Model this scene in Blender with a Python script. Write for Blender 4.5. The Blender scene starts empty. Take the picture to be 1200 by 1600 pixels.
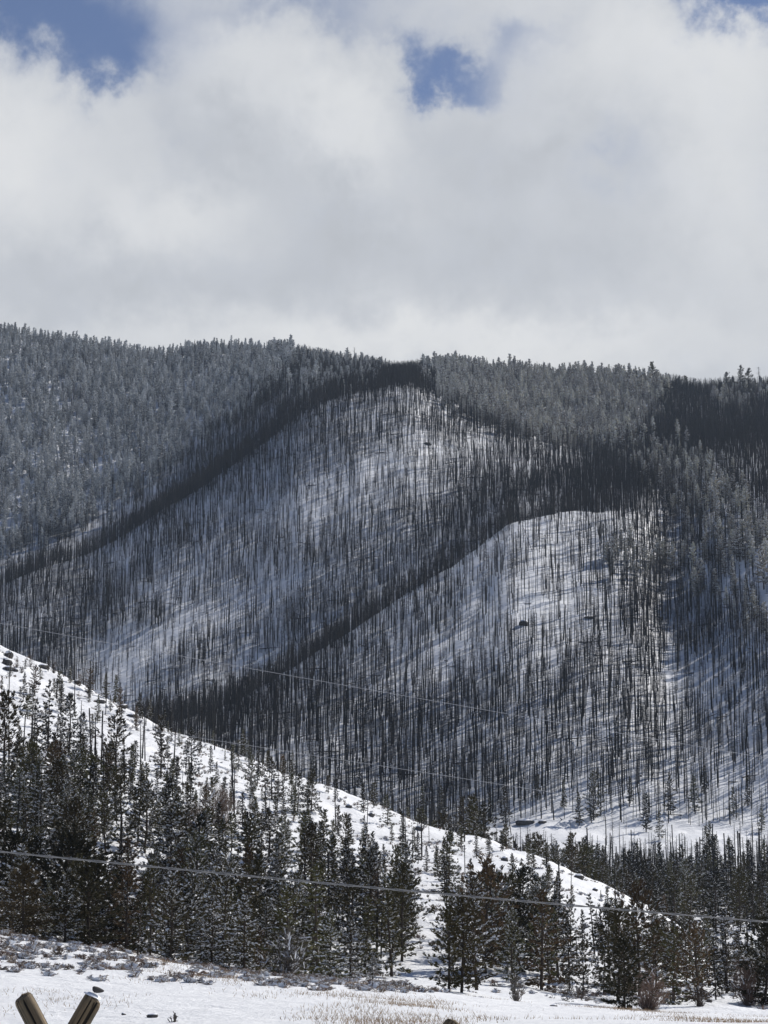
import bpy, math
import numpy as np
from mathutils import Vector, Matrix

rng = np.random.default_rng(11)
PI = math.pi
C = bpy.context.scene.collection
scene = bpy.context.scene

# ------------------------------------------------------------------ camera
F = 3600.0                      # focal length in pixels of the 1200 x 1600 photograph
TH = math.radians(11.0)         # upward pitch
EYE = 1.7
cam_d = bpy.data.cameras.new('camera')
cam_d.sensor_fit = 'VERTICAL'
cam_d.angle = 2 * math.atan(800 / F)
cam_d.clip_start = 0.1
cam_d.clip_end = 20000
cam = bpy.data.objects.new('camera', cam_d)
C.objects.link(cam)
cam.location = (0, 0, EYE)
cam.rotation_euler = (PI / 2 + TH, 0, 0)
scene.camera = cam

# ------------------------------------------------------------------ sun, sky, exposure
SUN_EL = math.radians(40)
SUN_AZ = math.radians(41)       # from +X (right) towards +Y (behind the mountain)
sun_vec = Vector((math.cos(SUN_AZ) * math.cos(SUN_EL), math.sin(SUN_AZ) * math.cos(SUN_EL), math.sin(SUN_EL)))
sd = bpy.data.lights.new('sun', 'SUN')
sd.energy = 5.0
sd.angle = math.radians(0.53)
sd.color = (1.0, 0.955, 0.89)
sun = bpy.data.objects.new('sun', sd)
C.objects.link(sun)
sun.rotation_euler = sun_vec.to_track_quat('Z', 'Y').to_euler()

scene.view_settings.view_transform = 'Standard'
scene.view_settings.look = 'None'
scene.view_settings.exposure = 0.0
scene.view_settings.gamma = 1.0
scene.cycles.max_bounces = 5
scene.cycles.diffuse_bounces = 2
scene.cycles.transparent_max_bounces = 4
scene.cycles.volume_bounces = 0


def nd(nt, t, loc=(0, 0), **kw):
    n = nt.nodes.new(t)
    n.location = loc
    for k, v in kw.items():
        setattr(n, k, v)
    return n


def mth(nt, op, a, b=None, c=None, clamp=False):
    n = nt.nodes.new('ShaderNodeMath')
    n.operation = op
    n.use_clamp = clamp
    for i, v in enumerate((a, b, c)):
        if v is None:
            continue
        if isinstance(v, (int, float)):
            n.inputs[i].default_value = v
        else:
            nt.links.new(v, n.inputs[i])
    return n.outputs[0]


def mixc(nt, f, a, b):
    n = nt.nodes.new('ShaderNodeMix')
    n.data_type = 'RGBA'
    for s, v in ((n.inputs[0], f), (n.inputs[6], a), (n.inputs[7], b)):
        if isinstance(v, (int, float)):
            s.default_value = v
        elif isinstance(v, tuple):
            s.default_value = v if len(v) == 4 else v + (1,)
        else:
            nt.links.new(v, s)
    return n.outputs[2]


def noise(nt, vec, scale, detail=5, rough=0.55, dist=0.0):
    n = nt.nodes.new('ShaderNodeTexNoise')
    n.inputs['Scale'].default_value = scale
    n.inputs['Detail'].default_value = detail
    n.inputs['Roughness'].default_value = rough
    n.inputs['Distortion'].default_value = dist
    if vec is not None:
        nt.links.new(vec, n.inputs['Vector'])
    return n


def build_world():
    w = bpy.data.worlds.new("World")
    scene.world = w
    w.use_nodes = True
    nt = w.node_tree
    nt.nodes.clear()
    out = nd(nt, 'ShaderNodeOutputWorld')
    bg = nd(nt, 'ShaderNodeBackground')
    bg.inputs[1].default_value = 0.10
    nt.links.new(bg.outputs[0], out.inputs[0])
    sky = nd(nt, 'ShaderNodeTexSky')
    sky.sky_type = 'NISHITA'
    sky.sun_disc = False
    sky.sun_elevation = SUN_EL
    sky.sun_rotation = PI / 2 - SUN_AZ
    sky.altitude = 1800
    sky.air_density = 1.0
    sky.dust_density = 0.2
    sky.ozone_density = 2.0
    tc = nd(nt, 'ShaderNodeTexCoord')
    sep = nd(nt, 'ShaderNodeSeparateXYZ')
    nt.links.new(tc.outputs['Generated'], sep.inputs[0])
    X, Y, Z = sep.outputs
    hor = mth(nt, 'SQRT', mth(nt, 'ADD', mth(nt, 'MULTIPLY', X, X), mth(nt, 'MULTIPLY', Y, Y)))
    az = mth(nt, 'ARCTAN2', X, Y)              # azimuth from north, towards the right
    el = mth(nt, 'ARCTAN2', Z, hor)
    cmb = nd(nt, 'ShaderNodeCombineXYZ')
    nt.links.new(az, cmb.inputs[0])
    nt.links.new(el, cmb.inputs[1])
    P = cmb.outputs[0]
    # warp the sky coordinates so the edges of the clouds are torn
    n1 = noise(nt, P, 9.0, 6, 0.6)
    n2 = noise(nt, P, 38.0, 7, 0.62)
    s1 = nd(nt, 'ShaderNodeSeparateColor')
    s2 = nd(nt, 'ShaderNodeSeparateColor')
    nt.links.new(n1.outputs['Color'], s1.inputs[0])
    nt.links.new(n2.outputs['Color'], s2.inputs[0])

    def warp(base, ch):
        a = mth(nt, 'MULTIPLY', mth(nt, 'SUBTRACT', s1.outputs[ch], 0.5), 0.035)
        b = mth(nt, 'MULTIPLY', mth(nt, 'SUBTRACT', s2.outputs[ch], 0.5), 0.05)
        return mth(nt, 'ADD', base, mth(nt, 'ADD', a, b))
    u = warp(az, 0)
    v = warp(el, 1)

    def blob(px, py, a, b, rot=0.0):
        uu = (px - 600) / F / math.cos(TH + math.atan((800 - py) / F))
        vv = TH + math.atan((800 - py) / F)
        du = mth(nt, 'SUBTRACT', u, uu)
        dv = mth(nt, 'SUBTRACT', v, vv)
        c, s = math.cos(rot), math.sin(rot)
        p = mth(nt, 'ADD', mth(nt, 'MULTIPLY', du, c), mth(nt, 'MULTIPLY', dv, s))
        q = mth(nt, 'SUBTRACT', mth(nt, 'MULTIPLY', dv, c), mth(nt, 'MULTIPLY', du, s))
        p = mth(nt, 'MULTIPLY', p, F / a)
        q = mth(nt, 'MULTIPLY', q, F / b)
        r = mth(nt, 'ADD', mth(nt, 'MULTIPLY', p, p), mth(nt, 'MULTIPLY', q, q))
        return mth(nt, 'EXPONENT', mth(nt, 'MULTIPLY', r, -1.0))

    def total(items):
        acc = None
        for wgt, it in items:
            t = mth(nt, 'MULTIPLY', blob(*it), wgt)
            acc = t if acc is None else mth(nt, 'ADD', acc, t)
        return acc
    gaps = total([(1.6, (90, 10, 190, 70, -0.25)), (1.0, (190, 110, 60, 45, 0)), (0.85, (668, 115, 60, 32, -0.55)),
                  (0.75, (728, 144, 72, 30, -0.1)), (0.3, (820, 60, 80, 30, 0.4)), (0.3, (560, 40, 70, 30, -0.5)), (0.35, (800, 105, 60, 40, 0)), (0.25, (700, 60, 160, 50, 0)), (1.9, (1160, -5, 120, 55, -0.4)), (0.36, (975, 240, 60, 60, 0)),
                  (1.2, (80, -160, 500, 120, 0)), (0.5, (520, -10, 220, 40, 0.1))])
    open_n = noise(nt, P, 2.4, 4, 0.5)
    # beyond the bank of cloud over the mountain the sky opens up
    far = mth(nt, 'MULTIPLY', mth(nt, 'SUBTRACT', el, 0.48), 5.0, clamp=True)
    side = mth(nt, 'MULTIPLY', mth(nt, 'SUBTRACT', mth(nt, 'ABSOLUTE', az), 0.9), 2.0, clamp=True)
    openn = mth(nt, 'MULTIPLY', mth(nt, 'MAXIMUM', far, side), mth(nt, 'MULTIPLY', open_n.outputs[0], 3.6))
    gg = mth(nt, 'ADD', gaps, openn)
    fine = mth(nt, 'MULTIPLY', mth(nt, 'SUBTRACT', n2.outputs[0], 0.5), 0.9)
    gg = mth(nt, 'ADD', gg, fine)
    mr = nd(nt, 'ShaderNodeMapRange')
    mr.interpolation_type = 'SMOOTHERSTEP'
    mr.inputs['From Min'].default_value = -0.2
    mr.inputs['From Max'].default_value = 1.5
    nt.links.new(gg, mr.inputs['Value'])
    gapf = mr.outputs[0]
    # brightness of the cloud
    br = total([(0.14, (20, 250, 170, 130, 0)), (0.10, (330, 60, 170, 90, -0.5)), (0.15, (560, 190, 120, 60, -0.7)),
                (0.12, (960, 60, 230, 100, 0)), (0.10, (1150, 230, 120, 200, 0)), (0.12, (280, 340, 140, 60, 0)),
                (0.16, (650, 540, 560, 50, 0)), (-0.05, (480, 330, 120, 100, -0.6)), (-0.04, (700, 400, 260, 70, 0)), (-0.05, (120, 450, 260, 60, 0)),
                (-0.06, (760, 240, 160, 60, 0)), (-0.08, (330, 200, 90, 60, -0.6))])
    n3 = noise(nt, P, 16.0, 6, 0.55, 0.3)
    br = mth(nt, 'ADD', br, mth(nt, 'MULTIPLY', mth(nt, 'SUBTRACT', n3.outputs[0], 0.5), 0.16))
    br = mth(nt, 'ADD', br, mth(nt, 'MULTIPLY', mth(nt, 'SUBTRACT', n2.outputs[0], 0.5), 0.14))
    br = mth(nt, 'ADD', br, 0.64)
    warmf = mth(nt, 'MULTIPLY', mth(nt, 'SUBTRACT', br, 0.60), 4.0, clamp=True)
    tint = mixc(nt, warmf, (0.93, 0.97, 1.035), (0.99, 0.995, 0.99))
    vm = nd(nt, 'ShaderNodeVectorMath', operation='SCALE')
    nt.links.new(tint, vm.inputs[0])
    nt.links.new(mth(nt, 'MULTIPLY', br, 10.0), vm.inputs['Scale'])
    skyc = nd(nt, 'ShaderNodeVectorMath', operation='MULTIPLY')
    nt.links.new(sky.outputs[0], skyc.inputs[0])
    skyc.inputs[1].default_value = (0.88, 0.79, 0.82)
    fin = mixc(nt, gapf, vm.outputs[0], skyc.outputs[0])
    nt.links.new(fin, bg.inputs[0])


build_world()

# ------------------------------------------------------------------ materials


def new_mat(name):
    m = bpy.data.materials.new(name)
    m.use_nodes = True
    nt = m.node_tree
    b = nt.nodes['Principled BSDF']
    return m, nt, b


def setp(b, rough=0.8, spec=0.3, col=None):
    b.inputs['Roughness'].default_value = rough
    b.inputs['Specular IOR Level'].default_value = spec
    if col:
        b.inputs['Base Color'].default_value = col + (1,)


def vary(name, c1, c2, scale, rough=0.9, spec=0.15, bump=0.0, objvar=0.25, wob=0.0):
    m, nt, b = new_mat(name)
    setp(b, rough, spec)
    tc = nd(nt, 'ShaderNodeTexCoord')
    n = noise(nt, tc.outputs['Object'], scale, 4, 0.6)
    rmp = mth(nt, 'MULTIPLY', mth(nt, 'SUBTRACT', n.outputs[0], 0.3), 2.4, clamp=True)
    col = mixc(nt, rmp, c1, c2)
    oi = nd(nt, 'ShaderNodeObjectInfo')
    hv = nd(nt, 'ShaderNodeHueSaturation')
    nt.links.new(col, hv.inputs['Color'])
    nt.links.new(mth(nt, 'ADD', mth(nt, 'MULTIPLY', oi.outputs['Random'], 2 * objvar), 1 - objvar), hv.inputs['Value'])
    if wob:
        nt.links.new(mth(nt, 'ADD', mth(nt, 'MULTIPLY', oi.outputs['Random'], wob), 0.5 - wob / 2), hv.inputs['Hue'])
    nt.links.new(hv.outputs[0], b.inputs['Base Color'])
    if bump:
        bp = nd(nt, 'ShaderNodeBump')
        bp.inputs['Strength'].default_value = bump
        nt.links.new(n.outputs[0], bp.inputs['Height'])
        nt.links.new(bp.outputs[0], b.inputs['Normal'])
    return m


M = {}
M['needle_green'] = vary('needle_green', (0.042, 0.038, 0.018), (0.105, 0.088, 0.040), 6, objvar=0.35, wob=0.05)
M['needle_brown'] = vary('needle_brown', (0.062, 0.043, 0.024), (0.145, 0.096, 0.052), 6, objvar=0.3)
M['needle_dark'] = vary('needle_dark', (0.016, 0.015, 0.009), (0.045, 0.040, 0.021), 6, objvar=0.3)
M['needle_olive'] = vary('needle_olive', (0.055, 0.042, 0.024), (0.13, 0.10, 0.055), 6, objvar=0.1)
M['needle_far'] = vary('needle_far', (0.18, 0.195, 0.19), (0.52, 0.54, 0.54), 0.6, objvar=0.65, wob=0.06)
M['bark'] = vary('bark', (0.030, 0.024, 0.020), (0.085, 0.066, 0.052), 9, objvar=0.3)
M['char'] = vary('charred_bark', (0.012, 0.011, 0.011), (0.045, 0.042, 0.040), 5, objvar=0.5)
M['twig'] = vary('twig', (0.055, 0.042, 0.034), (0.15, 0.115, 0.09), 12, objvar=0.25)
M['twig_grey'] = vary('twig_grey', (0.07, 0.06, 0.052), (0.17, 0.15, 0.13), 12, objvar=0.25)
M['sage'] = vary('sage', (0.12, 0.09, 0.068), (0.29, 0.225, 0.17), 7, objvar=0.3)
M['russet'] = vary('russet', (0.11, 0.075, 0.058), (0.25, 0.18, 0.14), 9, objvar=0.3)
M['grass'] = vary('dry_grass', (0.32, 0.21, 0.12), (0.56, 0.40, 0.25), 2, objvar=0.1)
M['rock'] = vary('rock', (0.035, 0.034, 0.034), (0.13, 0.122, 0.115), 2.5, bump=0.6, objvar=0.2)
M['snow_clump'] = vary('snow_clump', (0.80, 0.82, 0.86), (0.88, 0.89, 0.91), 4, rough=0.6, spec=0.3, objvar=0.03)
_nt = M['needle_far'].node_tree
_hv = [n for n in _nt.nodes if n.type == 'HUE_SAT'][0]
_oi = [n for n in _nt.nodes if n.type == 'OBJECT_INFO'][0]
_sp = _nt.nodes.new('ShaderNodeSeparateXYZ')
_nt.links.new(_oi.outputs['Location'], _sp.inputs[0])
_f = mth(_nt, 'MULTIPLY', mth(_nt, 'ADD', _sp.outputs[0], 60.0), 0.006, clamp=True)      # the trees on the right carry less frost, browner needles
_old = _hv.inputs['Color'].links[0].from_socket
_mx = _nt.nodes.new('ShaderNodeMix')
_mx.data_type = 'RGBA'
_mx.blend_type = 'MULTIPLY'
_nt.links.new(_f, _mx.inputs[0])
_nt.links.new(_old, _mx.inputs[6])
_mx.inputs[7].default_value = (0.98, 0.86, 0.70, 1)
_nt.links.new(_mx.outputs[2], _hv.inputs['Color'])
M['snow_dust'] = vary('snow_dust', (0.80, 0.82, 0.84), (0.92, 0.92, 0.93), 4, rough=0.7, spec=0.2, objvar=0.12)
M['wire'] = vary('wire', (0.13, 0.13, 0.132), (0.26, 0.26, 0.26), 30, rough=0.45, spec=0.5, objvar=0.0)
M['wire_bright'] = vary('wire_bright', (0.30, 0.31, 0.33), (0.42, 0.43, 0.45), 30, rough=0.4, spec=0.5, objvar=0.0)


def mat_snow():
    m, nt, b = new_mat('snow_ground')
    setp(b, 0.62, 0.25)
    geo = nd(nt, 'ShaderNodeNewGeometry')
    P = geo.outputs['Position']
    big = noise(nt, P, 0.03, 5, 0.6)
    med = noise(nt, P, 0.55, 6, 0.65, 0.3)
    fin = noise(nt, P, 5.0, 6, 0.7)
    col = mixc(nt, big.outputs[0], (0.75, 0.77, 0.80), (0.83, 0.84, 0.855))
    # dry grass and soil showing through thin snow on the field and hillside
    thin = mth(nt, 'MULTIPLY', mth(nt, 'SUBTRACT', mth(nt, 'ADD', mth(nt, 'MULTIPLY', fin.outputs[0], 0.6), mth(nt, 'MULTIPLY', med.outputs[0], 0.4)), 0.60), 12, clamp=True)
    thin = mth(nt, 'MULTIPLY', thin, 0.55)
    col = mixc(nt, thin, col, (0.34, 0.28, 0.22))
    nt.links.new(col, b.inputs['Base Color'])
    h = mth(nt, 'ADD', mth(nt, 'MULTIPLY', med.outputs[0], 0.5), mth(nt, 'MULTIPLY', fin.outputs[0], 0.10))
    bp = nd(nt, 'ShaderNodeBump')
    bp.inputs['Strength'].default_value = 0.9
    bp.inputs['Distance'].default_value = 0.8
    nt.links.new(h, bp.inputs['Height'])
    nt.links.new(bp.outputs[0], b.inputs['Normal'])
    return m


M['snow'] = mat_snow()


def mat_log():
    m, nt, b = new_mat('weathered_log')
    setp(b, 0.8, 0.2)
    tc = nd(nt, 'ShaderNodeTexCoord')
    mp = nd(nt, 'ShaderNodeMapping')
    mp.inputs['Scale'].default_value = (26, 26, 1.6)
    nt.links.new(tc.outputs['Object'], mp.inputs[0])
    gr = noise(nt, mp.outputs[0], 1.5, 8, 0.7, 0.5)
    bl = noise(nt, tc.outputs['Object'], 7, 5, 0.6)
    mp2 = nd(nt, 'ShaderNodeMapping')
    mp2.inputs['Scale'].default_value = (60, 60, 0.8)
    nt.links.new(tc.outputs['Object'], mp2.inputs[0])
    cr = noise(nt, mp2.outputs[0], 0.7, 3, 0.5, 0.2)
    f = mth(nt, 'MULTIPLY', mth(nt, 'SUBTRACT', gr.outputs[0], 0.3), 2.3, clamp=True)
    col = mixc(nt, f, (0.060, 0.043, 0.027), (0.34, 0.26, 0.165))
    col = mixc(nt, mth(nt, 'MULTIPLY', mth(nt, 'SUBTRACT', bl.outputs[0], 0.5), 4, clamp=True), col, (0.10, 0.10, 0.075))
    crack = mth(nt, 'MULTIPLY', mth(nt, 'SUBTRACT', cr.outputs[0], 0.57), 16, clamp=True)
    col = mixc(nt, crack, col, (0.012, 0.010, 0.008))
    nt.links.new(col, b.inputs['Base Color'])
    bp = nd(nt, 'ShaderNodeBump')
    bp.inputs['Strength'].default_value = 0.8
    bp.inputs['Distance'].default_value = 0.01
    nt.links.new(mth(nt, 'SUBTRACT', gr.outputs[0], crack), bp.inputs['Height'])
    nt.links.new(bp.outputs[0], b.inputs['Normal'])
    return m


def mat_log_end():
    m, nt, b = new_mat('log_end_grain')
    setp(b, 0.85, 0.15)
    tc = nd(nt, 'ShaderNodeTexCoord')
    wv = nd(nt, 'ShaderNodeTexWave', wave_type='RINGS', rings_direction='Z')
    wv.inputs['Scale'].default_value = 22
    wv.inputs['Distortion'].default_value = 2.5
    wv.inputs['Detail'].default_value = 3
    wv.inputs['Detail Scale'].default_value = 3
    nt.links.new(tc.outputs['Object'], wv.inputs[0])
    n = noise(nt, tc.outputs['Object'], 30, 5, 0.7)
    col = mixc(nt, wv.outputs[1], (0.09, 0.068, 0.045), (0.24, 0.19, 0.125))
    col = mixc(nt, mth(nt, 'MULTIPLY', mth(nt, 'SUBTRACT', n.outputs[0], 0.5), 4, clamp=True), col, (0.055, 0.045, 0.034))
    nt.links.new(col, b.inputs['Base Color'])
    return m


M['log'] = mat_log()
M['log_end'] = mat_log_end()

# ------------------------------------------------------------------ helpers


def vnoise(x, y, seed=0):
    xi = np.floor(x).astype(np.int64)
    yi = np.floor(y).astype(np.int64)
    fx = x - xi
    fy = y - yi
    fx = fx * fx * (3 - 2 * fx)
    fy = fy * fy * (3 - 2 * fy)

    def h(a, b):
        n = (a * 374761393 + b * 668265263 + seed * 2147483647) & 0xffffffff
        n = ((n ^ (n >> 13)) * 1274126177) & 0xffffffff
        return ((n ^ (n >> 16)) & 0xffff) / 65535.0
    return ((h(xi, yi) * (1 - fx) + h(xi + 1, yi) * fx) * (1 - fy) + (h(xi, yi + 1) * (1 - fx) + h(xi + 1, yi + 1) * fx) * fy) * 2 - 1


def fbm(x, y, seed=0, o=4):
    s = 0
    a = 1.0
    for i in range(o):
        s = s + a * vnoise(x * 2 ** i + 13.7 * i, y * 2 ** i + 7.1 * i, seed + i)
        a *= 0.5
    return s


def tag(o, label=None, cat=None, group=None, kind=None):
    if label:
        o['label'] = label
    if cat:
        o['category'] = cat
    if group:
        o['group'] = group
    if kind:
        o['kind'] = kind
    return o


class Geo:
    def __init__(s):
        s.v = []
        s.f = []
        s.m = []
        s.n = 0

    def quads(s, V, mi):
        """V: (N,4,3)"""
        V = np.asarray(V, float)
        k = len(V)
        if k == 0:
            return
        s.v.append(V.reshape(-1, 3))
        s.f.append(np.arange(k * 4).reshape(-1, 4) + s.n)
        s.m.append(np.full(k, mi))
        s.n += k * 4

    def add(s, V, Fq, mi):
        V = np.asarray(V, float)
        Fq = np.asarray(Fq)
        s.v.append(V)
        s.f.append(Fq + s.n)
        s.m.append(np.full(len(Fq), mi))
        s.n += len(V)

    def tube(s, pts, rad, n=6, mi=0, rough=0.0, cap=True):
        pts = np.asarray(pts, float)
        rad = np.asarray(rad, float)
        k = len(pts)
        d = np.gradient(pts, axis=0)
        d /= np.linalg.norm(d, axis=1)[:, None] + 1e-9
        up = np.array([0, 0, 1.0]) if abs(d[0][2]) < 0.9 else np.array([1.0, 0, 0])
        a = np.cross(d, up)
        a /= np.linalg.norm(a, axis=1)[:, None] + 1e-9
        b = np.cross(d, a)
        ang = np.arange(n) * 2 * PI / n
        rr = rad[:, None] * (1 + rough * rng.uniform(-1, 1, (k, n)))
        V = pts[:, None, :] + rr[..., None] * (np.cos(ang)[None, :, None] * a[:, None, :] + np.sin(ang)[None, :, None] * b[:, None, :])
        V = V.reshape(-1, 3)
        i = np.arange(k - 1)[:, None] * n
        j = np.arange(n)[None, :]
        j2 = (j + 1) % n
        Fq = np.stack([i + j, i + j2, i + n + j2, i + n + j], -1).reshape(-1, 4)
        s.add(V, Fq, mi)

    def mesh(s, name, mats, smooth=False):
        V = np.concatenate(s.v)
        Fq = np.concatenate(s.f)
        me = bpy.data.meshes.new(name)
        me.vertices.add(len(V))
        me.vertices.foreach_set('co', V.astype(np.float32).ravel())
        me.loops.add(Fq.size)
        me.loops.foreach_set('vertex_index', Fq.astype(np.int32).ravel())
        me.polygons.add(len(Fq))
        me.polygons.foreach_set('loop_start', (np.arange(len(Fq)) * 4).astype(np.int32))
        me.polygons.foreach_set('material_index', np.concatenate(s.m).astype(np.int32))
        me.polygons.foreach_set('use_smooth', np.full(len(Fq), smooth))
        for m in mats:
            me.materials.append(M[m])
        me.update(calc_edges=True)
        return me


def obj(name, me, parent=None, link=True):
    o = bpy.data.objects.new(name, me)
    if link:
        C.objects.link(o)
    if parent:
        o.parent = parent
    return o


def unit(v):
    return v / (np.linalg.norm(v, axis=-1, keepdims=True) + 1e-9)

# ------------------------------------------------------------------ terrain


def zc(py, D):
    return EYE + D * np.tan(TH + np.arctan((800 - py) / F))


def I(s, *pts):
    p = np.array(pts, float)
    return np.interp(s, p[:, 0], p[:, 1])


def curves(s):
    """control lines of the terrain: (distance, height) for a direction s (photo column)"""
    L = []
    one = np.ones_like(s)
    L.append((-40 * one, 0 * one))
    L.append((62 * one, zc(1603, 62) * one))
    y = I(s, (-300, 1500), (0, 1512), (300, 1528), (600, 1550), (800, 1576), (1200, 1594), (1600, 1596))
    L.append((95 * one, zc(y, 95)))
    y = I(s, (-300, 1448), (0, 1457), (100, 1472), (200, 1489), (300, 1507), (400, 1522), (500, 1534), (620, 1541), (700, 1555), (800, 1569), (1000, 1581), (1200, 1586), (1600, 1588))
    L.append((118 * one, zc(y, 118)))
    y = I(s, (-300, 1475), (0, 1480), (300, 1520), (500, 1537), (650, 1543), (800, 1556), (950, 1575), (1200, 1577))
    L.append((150 * one, zc(y, 150)))
    y = I(s, (-300, 1400), (0, 1440), (300, 1488), (500, 1520), (650, 1524), (800, 1535), (1000, 1560), (1200, 1564))
    L.append((188 * one, zc(y, 188)))
    Dc = I(s, (-300, 400), (0, 390), (600, 345), (1040, 300), (1200, 290))
    yc = I(s, (-300, 890), (-100, 960), (0, 1003), (60, 1033), (200, 1098), (300, 1145), (400, 1187), (520, 1227), (640, 1276), (760, 1309), (880, 1350), (960, 1390), (1040, 1430), (1120, 1480), (1200, 1520), (1500, 1540))
    L.append((Dc, zc(yc, Dc)))
    y = I(s, (-300, 1000), (0, 1110), (400, 1290), (640, 1370), (760, 1400), (880, 1420), (960, 1440), (1040, 1478), (1120, 1492), (1200, 1500))
    L.append((Dc + 55, zc(y, Dc + 55)))
    y = I(s, (-300, 1100), (0, 1140), (400, 1300), (640, 1375), (760, 1390), (900, 1405), (1040, 1415), (1200, 1418))
    L.append((500 * one, zc(y, 500)))
    y = I(s, (-300, 1100), (0, 1140), (400, 1295), (640, 1345), (760, 1350), (900, 1352), (1200, 1352))
    L.append((600 * one, zc(y, 600)))
    y = I(s, (-300, 1080), (0, 1130), (400, 1260), (600, 1290), (760, 1290), (850, 1284), (940, 1288), (1050, 1292), (1200, 1300))
    L.append((700 * one, zc(y, 700)))
    Db = I(s, (-300, 820), (0, 830), (300, 860), (600, 950), (900, 1040), (1045, 1010), (1200, 940))
    yb = I(s, (-300, 1200), (0, 1180), (200, 1135), (330, 1100), (450, 1040), (550, 982), (640, 922), (700, 880), (760, 838), (800, 806), (850, 798), (900, 793), (950, 798), (1000, 818), (1045, 868), (1090, 872), (1200, 850), (1500, 790))
    L.append((Db, zc(yb, Db)))
    dd = I(s, (850, 30), (920, 12), (1000, -25), (1045, -50), (1200, -60))
    L.append((Db + 75, zc(yb + dd, Db + 75)))
    Dd = I(s, (-300, 1150), (0, 1200), (400, 1330), (700, 1420), (1200, 1400))
    yd = I(s, (-300, 1005), (0, 912), (150, 858), (300, 768), (400, 695), (470, 648), (550, 620), (640, 604), (700, 624), (800, 672), (900, 702), (1000, 700), (1100, 690), (1200, 680))
    L.append((Dd, zc(yd, Dd)))
    de = I(s, (0, 14), (380, 10), (480, -6), (700, -10), (1200, -15))
    L.append((Dd + 80, zc(yd + de, Dd + 80)))
    Df = I(s, (-300, 1850), (600, 1800), (1200, 1740))
    yf = 19 + I(s, (-300, -6), (300, -6), (500, 3), (1500, 3)) + I(s, (-300, 480), (0, 505), (50, 515), (100, 528), (200, 543), (290, 546), (310, 538), (400, 534), (480, 541), (550, 551), (610, 566), (650, 560), (700, 552), (760, 551), (850, 557), (950, 570), (1000, 580), (1100, 597), (1130, 588), (1200, 584), (1500, 560))
    L.append((Df, zc(yf, Df)))
    L.append((Df + 250, zc(yf + 70, Df + 250)))
    L.append((2700 * one, zc(yf + 240, 2700)))
    return L


def raw_height(x, D):
    px = 600 + F * x / np.maximum(D, 20)
    for _ in range(3):
        s = np.clip(px, -300, 1500)
        L = curves(s)
        z = np.full_like(D, 0.0)
        for k in range(len(L) - 1):
            d0, z0 = L[k]
            d1, z1 = L[k + 1]
            t = (D - d0) / (d1 - d0)
            z = np.where((t >= 0) & (t <= 1), z0 + (z1 - z0) * t, z)
        z = np.where(D > L[-1][0], L[-1][1], z)
        depth = D * math.cos(TH) + (z - EYE) * math.sin(TH)
        px = 600 + F * x / np.maximum(depth, 20)
    return z, L


NC = 420
Drow = np.concatenate([np.linspace(-40, 40, 60)[:-1], np.geomspace(40, 2700, 820)])
NR = len(Drow)


def Wd(D):
    return 0.30 * np.maximum(D, 0) + 70


cc = np.linspace(-1, 1, NC)
GD, GC = np.meshgrid(Drow, cc, indexing='ij')
GX = GC * Wd(GD)
GZ, _ = raw_height(GX, GD)


def smooth_rows(Z, n, it):
    for _ in range(it):
        P = np.pad(Z, ((n, n), (0, 0)), mode='edge')
        Z = sum(P[i:i + len(Z)] for i in range(2 * n + 1)) / (2 * n + 1)
    return Z


def smooth_cols(Z, n, it):
    for _ in range(it):
        P = np.pad(Z, ((0, 0), (n, n)), mode='edge')
        Z = sum(P[:, i:i + Z.shape[1]] for i in range(2 * n + 1)) / (2 * n + 1)
    return Z


GZ = smooth_cols(smooth_rows(GZ, 2, 2), 2, 2)
# natural relief on top of the drawn landform
amp = np.interp(GD, [60, 120, 200, 350, 700, 1000, 1800], [0.05, 0.25, 0.5, 1.2, 2.0, 4.5, 4.5])
GZ += amp * fbm(GX / (20 + GD * 0.05), GD / (25 + GD * 0.08), 3, 5) * 0.8
GZ += np.interp(GD, [60, 160, 400, 1000], [0.03, 0.2, 0.65, 0.6]) * fbm(GX / 5, GD / 5, 9, 4)


def ground(x, D):
    x = np.asarray(x, float)
    D = np.asarray(D, float)
    r = np.clip(np.interp(D, Drow, np.arange(NR)), 0, NR - 1.001)
    c = np.clip((x / Wd(D) + 1) / 2 * (NC - 1), 0, NC - 1.001)
    r0 = r.astype(int)
    c0 = c.astype(int)
    fr = r - r0
    fc = c - c0
    return (GZ[r0, c0] * (1 - fr) * (1 - fc) + GZ[r0 + 1, c0] * fr * (1 - fc) + GZ[r0, c0 + 1] * (1 - fr) * fc + GZ[r0 + 1, c0 + 1] * fr * fc)


def project(x, y, z):
    dep = y * math.cos(TH) + (z - EYE) * math.sin(TH)
    up = -y * math.sin(TH) + (z - EYE) * math.cos(TH)
    return 600 + F * x / dep, 800 - F * up / dep


def ray(px, py, D):
    X = (px - 600) / F
    Z = (800 - py) / F
    dy = math.cos(TH) - Z * math.sin(TH)
    dz = math.sin(TH) + Z * math.cos(TH)
    return D * X / dy, D, EYE + D * dz / dy


def pick(px, py, dmin=50, dmax=2000):
    D = np.geomspace(dmin, dmax, 4000)
    x, y, z = ray(px, py, D)
    g = ground(x, D)
    k = np.argmax(g >= z)
    return x[k], D[k], g[k]


i = np.arange(NR - 1)[:, None] * NC
j = np.arange(NC - 1)[None, :]
FQ = np.stack([i + j, i + j + 1, i + NC + j + 1, i + NC + j], -1).reshape(-1, 4)
g = Geo()
g.add(np.stack([GX, GD, GZ], -1).reshape(-1, 3), FQ, 0)
tag(obj('snowy_ground', g.mesh('snowy_ground', ['snow'], True)), 'snow covered field, near hill and steep mountainside', 'ground', kind='structure')
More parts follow.
